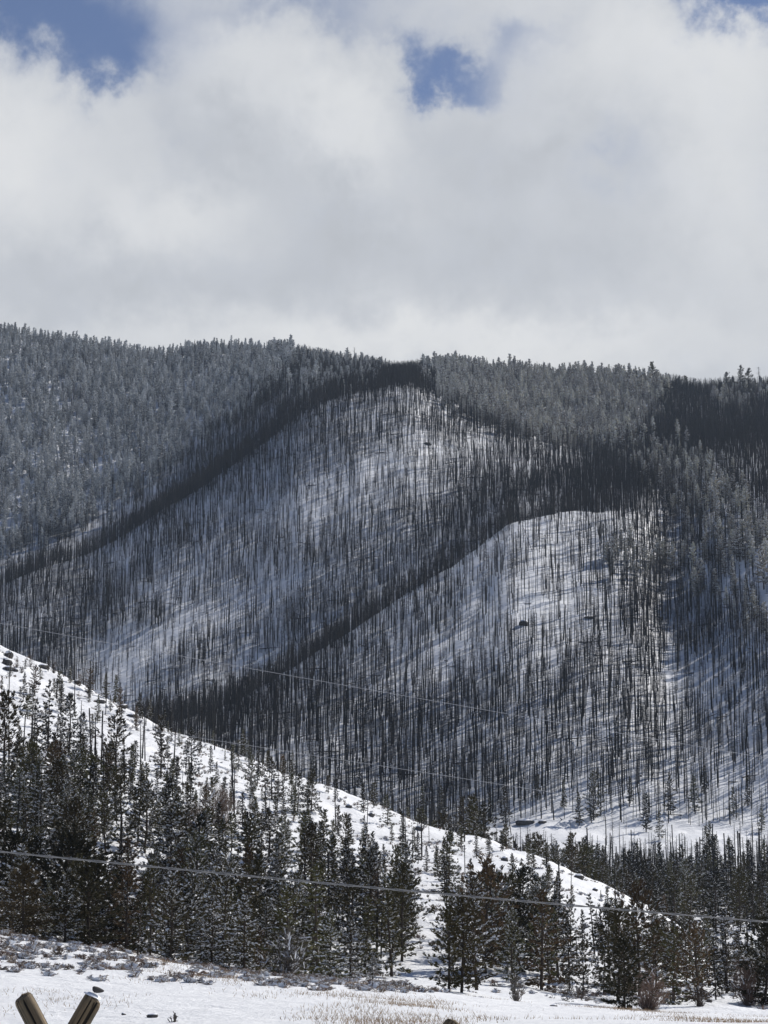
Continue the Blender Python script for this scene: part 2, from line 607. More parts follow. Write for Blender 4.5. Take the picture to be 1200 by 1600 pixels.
# the wide land around it, well below the slopes
g = Geo()
for (x0, x1, y0, y1) in ((-9000, 9000, -9000, -41), (-9000, -75, -41, 60), (75, 9000, -41, 60)):
    g.quads([[(x0, y0, -0.05), (x1, y0, -0.05), (x1, y1, -0.05), (x0, y1, -0.05)]], 0)
tag(obj('snowy_plain', g.mesh('snowy_plain', ['snow'])), 'flat snow covered plain around the viewpoint', 'ground', kind='structure')

# horizon line per column, for hiding tests
colpx = np.arange(-60, 1261, 4)
Dv = np.geomspace(40, 2050, 900)
vis_y = np.zeros((len(colpx), len(Dv)))
for k, p in enumerate(colpx):
    xx = (p - 600) / F * Dv * 1.0
    zz = ground(xx, Dv)
    dep = Dv * math.cos(TH) + (zz - EYE) * math.sin(TH)
    xx = (p - 600) / F * dep
    zz = ground(xx, Dv)
    _, py = project(xx, Dv, zz)
    vis_y[k] = np.minimum.accumulate(py)


def hidden_line(px, D):
    """highest photo row already covered by the ground nearer than D"""
    k = np.clip(((px + 60) / 4).astype(int), 0, len(colpx) - 1)
    r = np.clip(np.searchsorted(Dv, D) - 1, 0, len(Dv) - 1)
    return vis_y[k, r]

# ------------------------------------------------------------------ density maps (photo-derived, low resolution)


def poly_mask(pts, w=300, h=400, sc=4):
    X, Y = np.meshgrid((np.arange(w) + .5) * sc, (np.arange(h) + .5) * sc)
    inside = np.zeros(X.shape, bool)
    n = len(pts)
    for a in range(n):
        x0, y0 = pts[a]
        x1, y1 = pts[(a + 1) % n]
        if y0 == y1:
            continue
        c = ((Y >= min(y0, y1)) & (Y < max(y0, y1))) & (X < (x1 - x0) * (Y - y0) / (y1 - y0) + x0)
        inside ^= c
    return inside


def blur(A, n, it=2):
    for _ in range(it):
        for ax in (0, 1):
            P = np.pad(A, [(n, n) if a == ax else (0, 0) for a in (0, 1)], mode='edge')
            A = sum(np.take(P, np.arange(k, k + A.shape[ax]), axis=ax) for k in range(2 * n + 1)) / (2 * n + 1)
    return A


def look(A, px, py):
    return A[np.clip((py / 4).astype(int), 0, 399), np.clip((px / 4).astype(int), 0, 299)]


snagd = np.full((400, 300), 1.0)
for val, pts in [
    (2.6, [(-20, 870), (100, 825), (200, 770), (300, 690), (400, 610), (480, 545), (640, 545), (640, 600), (560, 610), (470, 650), (400, 705), (300, 775), (150, 865), (-20, 920)]),
    (1.9, [(400, 1075), (480, 1005), (600, 925), (700, 845), (780, 800), (860, 775), (1000, 770), (1000, 725), (860, 740), (760, 770), (640, 860), (500, 960), (380, 1060)]),
    (1.7, [(680, 640), (1100, 640), (1110, 740), (1000, 760), (860, 750), (800, 715)]),
    (1.9, [(450, 590), (800, 590), (800, 690), (640, 660), (560, 670), (450, 700)]),
    (1.0, [(520, 500), (690, 500), (690, 602), (520, 602)]),
    (2.0, [(1020, 590), (1220, 590), (1220, 700), (1020, 700)]),
    (1.2, [(1045, 760), (1130, 800), (1220, 960), (1220, 1100), (1060, 1180), (1050, 1000)]),
    (1.6, [(-20, 950), (300, 935), (60, 1040), (-20, 1010)]),
    (1.35, [(250, 1130), (560, 1010), (640, 1060), (620, 1250), (400, 1200)]),
    (0.4, [(110, 1045), (180, 990), (340, 960), (480, 890), (530, 900), (350, 985), (240, 1040), (130, 1070)]),
    (0.6, [(380, 1040), (450, 1010), (440, 1040), (300, 1120), (290, 1100)]),
    (0.95, [(160, 880), (300, 790), (480, 670), (640, 620), (760, 680), (830, 740), (700, 780), (450, 820), (330, 870)]),
    (0.52, [(700, 890), (800, 822), (900, 806), (930, 830), (950, 900), (950, 960), (920, 1000), (740, 980), (690, 930)]),
    (0.8, [(620, 950), (700, 900), (740, 990), (720, 1100), (560, 1090), (520, 1060)]),
    (1.5, [(740, 1040), (1030, 1020), (1040, 1240), (640, 1240), (620, 1150)]),
    (2.0, [(965, 810), (1040, 830), (1045, 1150), (985, 1150), (975, 950)]),
    (0.2, [(1036, 960), (1056, 960), (1056, 1180), (1036, 1180)]),
    (0.55, [(1000, 1225), (1120, 1200), (1220, 1235), (1220, 1310), (820, 1310), (840, 1270), (960, 1260)]),
]:
    snagd[poly_mask(pts)] = val
snagd = blur(snagd, 2)

fard = np.zeros((400, 300))
for val, pts in [
    (1.0, [(-80, 400), (470, 400), (470, 560), (440, 590), (400, 625), (300, 700), (200, 780), (100, 840), (-80, 905)]),
    (0.35, [(440, 560), (620, 560), (600, 590), (440, 640)]),
    (1.0, [(665, 400), (1010, 400), (1040, 560), (1030, 650), (980, 690), (880, 705), (800, 680), (720, 645), (680, 625)]),
    (0.25, [(1010, 400), (1220, 400), (1220, 640), (1130, 650), (1100, 600), (1030, 605)]),
    (0.42, [(960, 712), (1045, 698), (1110, 740), (1170, 800), (1220, 860), (1220, 1010), (1160, 960), (1090, 850), (1050, 770), (980, 738)]),
    (0.45, [(960, 850), (1030, 870), (1060, 920), (1000, 930), (950, 890)]),
    (0.5, [(1070, 890), (1150, 930), (1200, 980), (1190, 1000), (1080, 930)]),
]:
    fard[poly_mask(pts)] = val
fard = blur(fard, 3, 2)

neard = np.zeros((400, 300))
for val, pts in [
    (0.16, [(-80, 1000), (-80, 1600), (1300, 1600), (1300, 1500), (1040, 1430), (640, 1276), (300, 1145), (0, 1000)]),
    (0.45, [(-80, 1105), (60, 1125), (150, 1150), (250, 1180), (350, 1215), (450, 1245), (560, 1285), (700, 1345), (900, 1420), (1050, 1470), (1050, 1500), (-80, 1500)]),
    (1.0, [(-80, 1165), (60, 1180), (150, 1200), (250, 1230), (350, 1262), (450, 1300), (560, 1330), (640, 1380), (720, 1410), (800, 1430), (900, 1470), (1010, 1490), (1200, 1500), (1300, 1500), (1300, 1558), (1000, 1545), (900, 1530), (700, 1515), (640, 1500), (600, 1530), (-80, 1560)]),
    (0.02, [(600, 1545), (600, 1500), (640, 1465), (630, 1375), (680, 1365), (700, 1460), (700, 1545)]),
    (0.2, [(210, 1130), (320, 1150), (420, 1190), (400, 1240), (300, 1230), (215, 1200)]),
    (0.15, [(740, 1320), (860, 1345), (1020, 1430), (1000, 1450), (880, 1420), (760, 1390)]),
]:
    neard[poly_mask(pts)] = val
neard = blur(neard, 1, 1)

# ------------------------------------------------------------------ tree templates


def gen_conifer(seed, H=8.0, R=1.7, base=0.08, nbr=75, npt=8, nq=7, lq=0.31, wq=0.11, snow=0.22, style='fir', needle='needle_green', snowm='snow_clump', tn=7, dead=0, twigs=True):
    global rng
    keep = rng
    rng = np.random.default_rng(seed)
    tr = Geo()
    nseg = 9
    t = np.linspace(0, 1, nseg)
    bend = np.cumsum(rng.normal(0, 0.012 * H, (nseg, 2)), axis=0) * 0.5
    pts = np.column_stack([bend[:, 0], bend[:, 1], t * H])
    pts[0, 2] = -0.5
    r0 = 0.014 * H + 0.03
    tr.tube(pts, r0 * (1 - t) ** 0.8 + 0.012, tn, 0, 0.08)

    def at(tt):
        return np.column_stack([np.interp(tt, t, pts[:, 0]), np.interp(tt, t, pts[:, 1]), tt * H])
    # dead lower limbs on the trunk
    nd_ = max(dead, 1)
    for q in range(nd_):
        tt = rng.uniform(0.06, base + 0.12)
        p = at(np.array([tt]))[0]
        a = rng.uniform(0, 2 * PI)
        L = rng.uniform(0.25, 0.6) * R
        d = np.array([math.cos(a), math.sin(a), rng.uniform(-0.3, 0.2)])
        pp = p + d * L * np.linspace(0, 1, 3)[:, None]
        pp[2, 2] -= 0.05
        tr.tube(pp, [0.022, 0.014, 0.006], 3)
    cr = Geo()
    # whorls of limbs
    tb = base + (1 - base) * (np.linspace(0, 1, nbr) ** 1.12) * 0.985
    tb = tb + rng.normal(0, 0.006, nbr)
    az = np.arange(nbr) * 2.39996 + rng.normal(0, 0.5, nbr)
    k = (tb - base) / (1 - base)
    k = np.clip(k, 0, 1)
    if style == 'fir':
        prof = (1 - k) ** 0.85 * np.minimum(1, 0.6 + k * 4)
    elif style == 'pine':
        prof = np.sqrt(np.clip(1 - k ** 1.8, 0, 1)) * np.minimum(1, 0.45 + k * 2.2) * 0.92
    elif style == 'round':
        prof = np.sqrt(np.clip(1 - (2 * k - 0.85) ** 2 / 1.4, 0.02, 1))
    else:                                   # narrow
        prof = (1 - k) ** 0.6 * 0.8
    Lb = R * prof * rng.uniform(0.62, 1.12, nbr) + 0.08
    # irregular sides
    side = 1 + 0.22 * np.cos(az - rng.uniform(0, 6)) + 0.15 * np.cos(2 * az - rng.uniform(0, 6))
    Lb *= side
    # gaps
    Lb *= np.where(rng.random(nbr) < 0.14, 0.4, 1) * np.where(rng.random(nbr) < 0.12, 1.3, 1)
    if style == 'fir':
        pitch = np.interp(k, [0, .5, 1], [-0.22, 0.05, 0.9])
    elif style == 'pine' or style == 'round':
        pitch = np.interp(k, [0, .5, 1], [0.0, 0.35, 1.1])
    else:
        pitch = np.interp(k, [0, .5, 1], [-0.35, -0.1, 0.8])
    pitch = pitch + rng.normal(0, 0.12, nbr)
    base_p = at(tb)
    hd = np.column_stack([np.cos(az), np.sin(az), np.zeros(nbr)])
    PTS, DIR, FR = [], [], []
    for q in range(nbr):
        npq = max(2, int(round(npt * (0.35 + 0.65 * Lb[q] / R))))
        fr = np.linspace(0.18, 1, npq) ** 0.72 + rng.normal(0, 0.03, npq)
        d = hd[q] * math.cos(pitch[q]) + np.array([0, 0, math.sin(pitch[q])])
        curve = 0.16 if style != 'fir' else 0.10
        lat = np.cross(hd[q], [0, 0, 1.0])
        P = base_p[q] + d * (Lb[q] * fr)[:, None]
        P[:, 2] += curve * Lb[q] * fr ** 2 * (1 if style != 'narrow' else -1)
        spread = 0.34 * Lb[q] * np.sin(np.clip(fr, 0, 1) * PI * 0.8) + 0.03
        off = rng.uniform(-1, 1, npq) * spread
        P += lat * off[:, None]
        P[:, 2] += rng.normal(0, 0.016 * R, npq)
        dd = unit(d + lat * (off / (Lb[q] + .1))[:, None] * 1.6)
        PTS.append(P)
        DIR.append(dd)
        if twigs:
            e = base_p[q] + d * Lb[q] * 0.9
            e[2] += curve * Lb[q] * 0.8
            m_ = base_p[q] + d * Lb[q] * 0.5 + np.array([0, 0, curve * Lb[q] * 0.25])
            cr.tube([base_p[q], m_, e], [0.012 + 0.006 * Lb[q], 0.010, 0.004], 3, 0)
    PTS = np.concatenate(PTS)
    DIR = np.concatenate(DIR)
    N = len(PTS)
    rep = np.repeat(np.arange(N), nq)
    P = PTS[rep] + rng.normal(0, 0.022 * R, (N * nq, 3))
    D_ = unit(DIR[rep] + rng.normal(0, 0.45, (N * nq, 3)) + np.array([0, 0, 0.15]))
    Bv = unit(np.cross(D_, rng.normal(0, 1, (N * nq, 3))))
    ll = lq * rng.uniform(0.6, 1.3, N * nq)[:, None]
    ww = wq * rng.uniform(0.6, 1.4, N * nq)[:, None]
    Q = np.stack([P - D_ * ll * .3 - Bv * ww * .25, P - D_ * ll * .0 - Bv * ww * .5 + Bv * ww, P + D_ * ll, P + D_ * ll * .3 - Bv * ww * .6], 1)
    cr.quads(Q, 1)
    # snow lying on the limbs: tilted flakes of packed snow on top of the sprays
    ns = int(N * nq * snow)
    if ns:
        idx = rng.integers(0, N, ns)
        P = PTS[idx] + rng.normal(0, 0.015 * R, (ns, 3)) + np.array([0, 0, 0.07 * lq / .34])
        D_ = unit(DIR[idx] * np.array([1, 1, 0.4]) + rng.normal(0, 0.3, (ns, 3)) * np.array([1, 1, 0.6]))
        nn = unit(rng.normal(0, 0.75, (ns, 3)) + np.array([0, 0, 0.9]))
        Bv = unit(np.cross(D_, nn))
        ll = lq * rng.uniform(0.45, 1.25, ns)[:, None]
        ww = wq * rng.uniform(0.6, 1.4, ns)[:, None]
        Q = np.stack([P - D_ * ll * .5 - Bv * ww * .3, P - D_ * ll * .2 + Bv * ww * .5, P + D_ * ll * .6 + Bv * ww * .2, P + D_ * ll * .3 - Bv * ww * .5], 1)
        cr.quads(Q, 2)
    tm = tr.mesh('trunk', ['bark'], True)
    cm = cr.mesh('crown', ['bark', needle, snowm])
    rng = keep
    return tm, cm, tr, cr


def gen_snag(seed, H=12.0, ntw=22, r0=0.17, broken=0.0, tw=1.0, n=5, snow=0, char='char', twr=0.03, top=0.03):
    global rng
    keep = rng
    rng = np.random.default_rng(seed)
    tr = Geo()
    t = np.linspace(0, 1, 8)
    lean = rng.normal(0, 0.008, 2)
    bend = np.cumsum(rng.normal(0, 0.0022 * H, (8, 2)), axis=0) * 0.5
    pts = np.column_stack([bend[:, 0] + lean[0] * t * H, bend[:, 1] + lean[1] * t * H, t * H])
    pts[0, 2] = -1.2
    rad = r0 * (1 - t * (1 - broken)) ** 0.7 + top
    tr.tube(pts, rad, n, 0, 0.10)
    br = Geo()
    for q in range(ntw):
        tt = rng.uniform(0.22, 0.98) ** 0.8
        p = np.array([np.interp(tt, t, pts[:, k]) for k in range(3)])
        a = rng.uniform(0, 2 * PI)
        L = tw * rng.uniform(0.4, 1.5) * (1.15 - tt * 0.8)
        up = rng.uniform(-0.35, 0.5)
        d = np.array([math.cos(a), math.sin(a), up])
        d2 = d + np.array([rng.normal(0, .3), rng.normal(0, .3), rng.uniform(-.2, .4)])
        pp = np.array([p, p + d * L * .5, p + d * L * .5 + d2 * L * .5])
        br.tube(pp, [twr, twr * .7, twr * .3], 3)
    rng = keep
    return tr, br


TPL = {}
def conifer_tpl(name, **k):
    tm, cm, tr, cr = gen_conifer(**k)
    TPL[name] = (tm, cm, k['H'])


# near trees, each a different individual
specs = [
    ('fir', dict(H=8, R=3.04, base=0.03, nbr=62, snow=0.24, style='fir')),
    ('fir', dict(H=8, R=2.64, base=0.06, nbr=54, snow=0.34, style='fir')),
    ('fir', dict(H=8, R=3.27, base=0.03, nbr=62, snow=0.26, style='fir', needle='needle_dark')),
    ('thin', dict(H=9, R=1.94, base=0.09, nbr=44, snow=0.25, style='narrow')),
    ('thin', dict(H=9, R=1.78, base=0.14, nbr=36, snow=0.12, style='narrow', needle='needle_dark', dead=14)),
    ('pine', dict(H=8, R=2.81, base=0.10, nbr=46, snow=0.15, style='pine', dead=10)),
    ('pine', dict(H=8, R=2.49, base=0.17, nbr=36, snow=0.20, style='pine', dead=16)),
    ('pine', dict(H=8, R=3.11, base=0.07, nbr=56, snow=0.09, style='pine', dead=6)),
    ('rusty', dict(H=7, R=2.64, base=0.08, nbr=44, snow=0.14, style='pine', needle='needle_brown', dead=12)),
    ('rusty', dict(H=8, R=2.49, base=0.06, nbr=50, snow=0.16, style='fir', needle='needle_brown', dead=6)),
    ('dusted', dict(H=7.5, R=2.81, base=0.04, nbr=60, snow=0.95, style='fir')),
    ('dusted', dict(H=7.5, R=2.49, base=0.07, nbr=48, snow=0.80, style='pine', dead=8)),
    ('dark', dict(H=7, R=3.11, base=0.02, nbr=75, npt=9, snow=0.03, style='pine', needle='needle_dark')),
    ('bush', dict(H=4, R=2.96, base=0.00, nbr=110, npt=9, lq=.22, wq=.06, snow=0.02, style='fir', needle='needle_olive')),
    ('bushy', dict(H=4, R=2.81, base=0.00, nbr=90, npt=8, nq=3, lq=.24, wq=.045, snow=0.15, style='round', needle='needle_olive')),
]
kinds = {}
for k_, (kd, sp) in enumerate(specs):
    conifer_tpl('c%02d' % k_, seed=100 + k_, **sp)
    kinds.setdefault(kd, []).append('c%02d' % k_)

for k_ in range(6):
    tr, br = gen_snag(300 + k_, H=10, ntw=[26, 40, 22, 34, 60, 26][k_], r0=0.13, tw=[0.9, 1.3, 0.7, 1.1, 1.5, .8][k_], broken=[0, 0, .5, 0, 0, .7][k_], n=6)
    TPL['s%d' % k_] = (tr.mesh('trunk', ['char'], True), br.mesh('branches', ['char']), 10.0)

# ------------------------------------------------------------------ scattering


def euler_slope():
    return (rng.normal(0, 0.02), rng.normal(0, 0.02), rng.uniform(0, 2 * PI))


def thin_out(x, y, r):
    """drop points closer than r to an earlier one (grid hash)"""
    cell = {}
    keep = np.zeros(len(x), bool)
    for k in range(len(x)):
        rk = r[k]
        ci = (int(x[k] // 3), int(y[k] // 3))
        ok = True
        for a in (-1, 0, 1):
            for b in (-1, 0, 1):
                for q in cell.get((ci[0] + a, ci[1] + b), ()):
                    if (x[q] - x[k]) ** 2 + (y[q] - y[k]) ** 2 < rk * rk:
                        ok = False
                        break
                if not ok:
                    break
            if not ok:
                break
        if ok:
            keep[k] = True
            cell.setdefault(ci, []).append(k)
    return keep


def sample(n, d0, d1, w=0.19):
    D = np.sqrt(rng.uniform(d0 * d0, d1 * d1, n))
    x = rng.uniform(-w, w, n) * D
    z = ground(x, D)
    px, py = project(x, D, z)
    return x, D, z, px, py


CON = []            # conifers: dict(x,y,z,px,py,h,kind,wide)
def add_con(x, y, z, px, py, h, kind, wide=1.0, zone='', label=None):
    CON.append(dict(x=float(x), y=float(y), z=float(z), px=float(px), py=float(py), h=float(h), kind=kind, wide=float(wide), zone=zone, label=label, hp=h * F / y))


# the trees that stand out one by one along the front edge (photo column, foot row, height in rows, width factor)
FRONT = [
    (702, 1549, 118, 1.05, 'pine', 'dense green pine standing left of its close twin in the open snow by the field'),
    (722, 1551, 138, 0.95, 'pine', 'tallest dense green pine at the left end of the open snow by the field'),
    (806, 1566, 74, 0.62, 'thin', 'thin leafless looking young conifer alone on the snow below the twin pines'),
    (800, 1540, 112, 0.9, 'dusted', 'loose snow specked pine behind the thin young conifer'),
    (845, 1547, 150, 1.0, 'rusty', 'tall brown green pine with a full crown and bare foot beside the open snow'),
    (858, 1538, 120, 0.9, 'pine', 'pine tucked behind the tall brown green pine at the field edge'),
    (890, 1550, 122, 0.72, 'thin', 'slim pale snow flecked pine right of the tall brown green pine'),
    (911, 1558, 80, 0.85, 'pine', 'small open pine with a bare lower trunk between two taller ones'),
    (975, 1577, 102, 1.0, 'dark', 'broad nearly black conifer with branches down to the snow by the field'),
    (996, 1560, 165, 0.8, 'rusty', 'tall reddish brown conifer behind the broad black one'),
    (952, 1545, 128, 0.8, 'fir', 'snow flecked fir left of the broad black conifer'),
    (1053, 1566, 124, 0.95, 'rusty', 'reddish pine with straight dark trunk and snowy lower limbs near the field'),
    (1091, 1572, 118, 0.9, 'rusty', 'leggy pine with rusty twigs at its foot, nearest the field on the right'),
    (1020, 1555, 110, 0.8, 'dusted', 'snow dusted young pine between two reddish pines'),
    (1195, 1570, 122, 1.0, 'dark', 'black green conifer at the right end of the front row'),
    (1135, 1552, 125, 1.0, 'dusted', 'snow laden fir beside the open patch at the right'),
    (582, 1534, 44, 0.9, 'dusted', 'little snowy fir at the field edge below the forest'),
    (548, 1530, 96, 0.9, 'dusted', 'snow laden fir behind the sagebrush in the middle of the forest edge'),
    (611, 1526, 130, 1.0, 'fir', 'dark fir at the right end of the dense forest edge'),
    (448, 1527, 138, 1.0, 'fir', 'pointed dark fir rising over a snowy bare shrub'),
    (515, 1530, 105, 0.95, 'dusted', 'pale snowy fir right of the bare shrub'),
    (36, 1468, 108, 1.0, 'bush', 'big brown bush shaped like a broad cone at the left edge behind the sagebrush'),
    (266, 1500, 84, 1.0, 'bushy', 'rounded olive brown shrub behind the middle of the sagebrush bank'),
    (382, 1522, 120, 1.0, 'dusted', 'snow coated pine above the middle of the sagebrush bank'),
    (330, 1515, 110, 1.0, 'dusted', 'snow coated fir right of the brown shrub at the bank'),
    (140, 1482, 120, 1.15, 'dark', 'wide black branched conifer behind the sagebrush bank'),
    (100, 1475, 115, 0.9, 'dusted', 'snow flecked conifer between the brown bush and the black one'),
    (215, 1495, 110, 0.8, 'thin', 'narrow dark conifer left of the brown shrub'),
    (628, 1502, 140, 0.9, 'pine', 'tall pine behind the opening in the forest'),
    (760, 1520, 165, 1.0, 'rusty', 'tall brown topped pine behind the open snow'),
    # crest and upper slope
    (75, 1182, 118, 0.75, 'thin', 'tall narrow tree with an open crown near the top of the near hill'),
    (57, 1190, 98, 0.6, 'thin', 'slender dark tree left of the tall open crowned tree'),
    (107, 1180, 96, 0.85, 'fir', 'dark pointed fir in the group below the snowy crest'),
    (93, 1184, 78, 0.7, 'thin', 'slim fir wedged in the dark group below the crest'),
    (128, 1190, 76, 0.75, 'fir', 'small fir right of the dark group below the crest'),
    (6, 1240, 150, 1.0, 'pine', 'heavy limbed pine at the left edge below the boulders'),
    (180, 1245, 118, 1.15, 'pine', 'spreading many limbed pine under the crest'),
    (252, 1215, 85, 0.9, 'fir', 'round shouldered fir standing clear on the snow under the crest'),
    (300, 1210, 72, 0.85, 'fir', 'pointed fir standing clear on the snowy upper slope'),
    (372, 1205, 48, 0.7, 'thin', 'lone small tree against the snow near the crest'),
    (393, 1240, 58, 0.9, 'dusted', 'snow flecked pine below the lone small tree'),
    (425, 1250, 66, 1.0, 'fir', 'bushy fir on the middle of the upper slope'),
    (465, 1272, 62, 1.0, 'fir', 'stocky dark fir below the crest'),
    (486, 1268, 64, 0.9, 'fir', 'dark fir beside the stocky one below the crest'),
    (606, 1290, 48, 0.9, 'fir', 'fir on the crest where it dips toward the valley'),
    (720, 1318, 66, 0.95, 'pine', 'pine on the crest above the snowy rib'),
    (883, 1350, 40, 0.9, 'fir', 'small leaning fir on the lower crest against the burned trees'),
    (700, 1395, 92, 0.9, 'fir', 'dark fir left of the bare snowy rib'),
    (858, 1400, 40, 0.8, 'pine', 'small ragged pine on the bare snowy rib'),
    (1022, 1470, 60, .8, 'fir', 'fir at the low end of the snowy rib'),
]
for (px, py, hp, w, kd, lb) in FRONT:
    x, y, z = pick(px, py, 120 if py > 1500 or px < 700 else 150, 460)
    add_con(x, y, z, px, py, hp * y / F, kd, w, 'front', lb)

# near hill forest
x, y, z, px, py = sample(9000, 150, 395, 0.20)
crestD = np.interp(px, [-300, 0, 600, 1040, 1200], [400, 390, 345, 300, 290])
dens = look(neard, px, py) * (y < crestD - 4) * (y > 158)
dens *= 1 + 0.5 * fbm(x / 14, y / 14, 21, 2)
kp = rng.random(len(x)) < dens * np.where((px > 690) & (py > 1400), 0.30, 0.31) * np.clip(1 + 0.7 * fbm(x / 9, y / 11, 23, 2), .1, 2.2)
x, y, z, px, py = (a[kp] for a in (x, y, z, px, py))
fx = np.array([c['x'] for c in CON])
fy = np.array([c['y'] for c in CON])
kp = thin_out(x, y, np.full(len(x), 2.0))
far_ok = np.min((x[:, None] - fx) ** 2 + (y[:, None] - fy) ** 2, axis=1) > 2.2
kp &= far_ok
kdp = ['fir', 'thin', 'pine', 'rusty', 'dusted', 'dark']
for k in np.where(kp)[0]:
    low = (py[k] > 1400)
    pr = [0.20, 0.10, 0.2, 0.12, 0.36, 0.05] if low else [0.32, 0.20, 0.2, 0.08, 0.17, 0.03]
    kd = rng.choice(kdp, p=np.array(pr) / sum(pr))
    up = np.clip((py[k] - 1130 - 0.32 * px[k]) / 150, 0, 1)
    h = rng.uniform(3.6, 6.8) * (0.62 + 0.55 * up) * (0.95 if px[k] > 900 else 1)
    if rng.random() < 0.33:
        h *= rng.uniform(.4, .7)
    add_con(x[k], y[k], z[k], px[k], py[k], h, kd, rng.uniform(0.8, 1.15), 'hill')
n_hill = len(CON)

# valley trees behind the hill
x, y, z, px, py = sample(5200, 345, 610, 0.21)
d = np.where(px > 640, 1.0, 0.5) * np.where(y > crestD.mean() + 30, 1, 0.8)
d = d * np.interp(y, [345, 520, 560, 610], [1, 1, 0.35, 0.12]) * (px > 560)
d *= np.where(px < 830, np.interp(y, [345, 560, 612], [0.7, 0.7, 1.0]), 1.0)
d *= (y > np.interp(px, [-300, 0, 600, 1040, 1200], [400, 390, 345, 300, 290]) + 12)
kp = (rng.random(len(x)) < d * 0.30 * (1 + 0.4 * fbm(x / 20, y / 20, 5, 2))) & (py - 100 < hidden_line(px, y))
x, y, z, px, py = (a[kp] for a in (x, y, z, px, py))
kp = thin_out(x, y, np.full(len(x), 2.6))
for k in np.where(kp)[0]:
    kd = rng.choice(['fir', 'thin', 'dusted', 'pine'], p=[.4, .2, .25, .15])
    add_con(x[k], y[k], z[k], px[k], py[k], rng.uniform(5.5, 10.5), kd, rng.uniform(0.8, 1.05), 'valley')
# scattered live trees around the meadow and at the mountain foot
for (px_, py_, hp) in [(928, 1282, 72), (1048, 1272, 62), (1085, 1268, 56), (1146, 1276, 45), (1010, 1300, 60), (905, 1290, 50), (840, 1250, 40), (765, 1285, 45), (790, 1290, 60),
                       (690, 1290, 60), (660, 1285, 55), (740, 1290, 50), (1030, 1312, 45), (1168, 1260, 48), (985, 1255, 40), (880, 1262, 44), (1100, 1240, 44), (1190, 1300, 40), (560, 1230, 45), (490, 1215, 38), (180, 1098, 44), (165, 1092, 40)]:
    x_, y_, z_ = pick(px_, py_, 430 if px_ > 500 else 300, 1000)
    add_con(x_, y_, z_, px_, py_, hp * y_ / F, rng.choice(['dusted', 'fir', 'thin']), 0.95, 'foot')

CON.sort(key=lambda c: -c['hp'])
inview = [c for c in CON if -25 < c['px'] < 1225 and c['py'] - c['hp'] < hidden_line(np.array([c['px']]), np.array([c['y']]))[0] + 0]
vis_ids = set(id(c) for c in inview[:300])
for c in CON:
    if c['label']:
        vis_ids.add(id(c))
IND = [c for c in CON if id(c) in vis_ids]
# keep at most 300
extra = [c for c in IND if not c['label']]
IND = [c for c in IND if c['label']] + extra[:300 - sum(1 for c in IND if c['label'])]
ids = set(id(c) for c in IND)
REST = [c for c in CON if id(c) not in ids]

NUM = None
ORD = ['first', 'second', 'third', 'fourth', 'fifth', 'sixth', 'seventh', 'eighth', 'ninth', 'tenth', 'eleventh', 'twelfth', 'thirteenth', 'fourteenth', 'fifteenth', 'sixteenth', 'seventeenth', 'eighteenth', 'nineteenth', 'twentieth'] + ['twenty-' + w for w in ('first', 'second', 'third', 'fourth', 'fifth', 'sixth', 'seventh', 'eighth', 'ninth')] + ['thirtieth']
LOOK = {'fir': 'pointed green fir', 'thin': 'narrow open conifer', 'pine': 'full green pine', 'rusty': 'brownish conifer', 'dusted': 'snow coated conifer', 'dark': 'near black conifer'}
ZN = {'hill_low': 'above the sagebrush bank', 'hill_mid': 'halfway up the near hill', 'hill_up': 'under the snowy crest',
      'hill_right_low': 'by the open field', 'hill_right_up': 'beside the bare snowy rib',
      'valley': 'in the valley wood', 'foot': 'by the snowy meadow'}
SZ = {0: 'small', 1: 'medium', 2: 'tall'}


def zone_of(c):
    if c['zone'] in ('valley', 'foot'):
        return c['zone']
    if c['px'] > 640:
        return 'hill_right_low' if c['py'] > 1470 else 'hill_right_up'
    yc = np.interp(c['px'], [0, 200, 400, 640], [1003, 1098, 1187, 1276])
    t = (c['py'] - yc) / (1530 - yc)
    return 'hill_up' if t < 0.42 else ('hill_mid' if t < 0.75 else 'hill_low')


buck = {}
for c in IND:
    if c['label']:
        continue
    s = 0 if c['h'] < 5 else (1 if c['h'] < 7.5 else 2)
    c['_k'] = (zone_of(c), c['kind'], s)
    buck.setdefault(c['_k'], []).append(c)
for k, L in buck.items():
    L.sort(key=lambda c: c['px'])
    for q, c in enumerate(L):
        zt = ZN[k[0]]
        nm = SZ[k[2]] + ' ' + LOOK[k[1]]
        if len(L) == 1:
            c['label'] = 'the only ' + nm + ' ' + zt
        elif q < 30:
            c['label'] = nm + ' ' + zt + ', ' + ORD[q] + ' from left'
        else:
            c['label'] = nm + ' ' + zt + ' near its right end'

NAME = {'fir': 'fir_tree', 'thin': 'spruce_tree', 'pine': 'pine_tree', 'rusty': 'pine_tree', 'dusted': 'fir_tree', 'dark': 'pine_tree', 'bush': 'juniper_bush', 'bushy': 'juniper_bush'}


def put_tree(c, tname, name, group, cat='tree', partname='crown'):
    tm, cm, H = TPL[tname]
    e = bpy.data.objects.new(name, None)
    e.empty_display_size = 0.5
    C.objects.link(e)
    e.location = (c['x'], c['y'], c['z'] - 0.05)
    s = c['h'] / H
    # small trees are relatively wider
    e.scale = (s * c['wide'], s * c['wide'], s)
    e.rotation_euler = euler_slope()
    a = obj('trunk', tm, e)
    b = obj(partname, cm, e)
    tag(e, c['label'], cat, group)
    return e


for c in IND:
    tn = kinds[c['kind']][int(rng.integers(len(kinds[c['kind']])))]
    if c['zone'] == 'valley':
        grp = 'conifers of the valley wood behind the near hill'
    elif c['zone'] == 'foot':
        grp = 'conifers scattered by the meadow'
    else:
        grp = 'conifers on the near hill'
    put_tree(c, tn, NAME[c['kind']], grp)

# ---- instanced stuff by geometry nodes


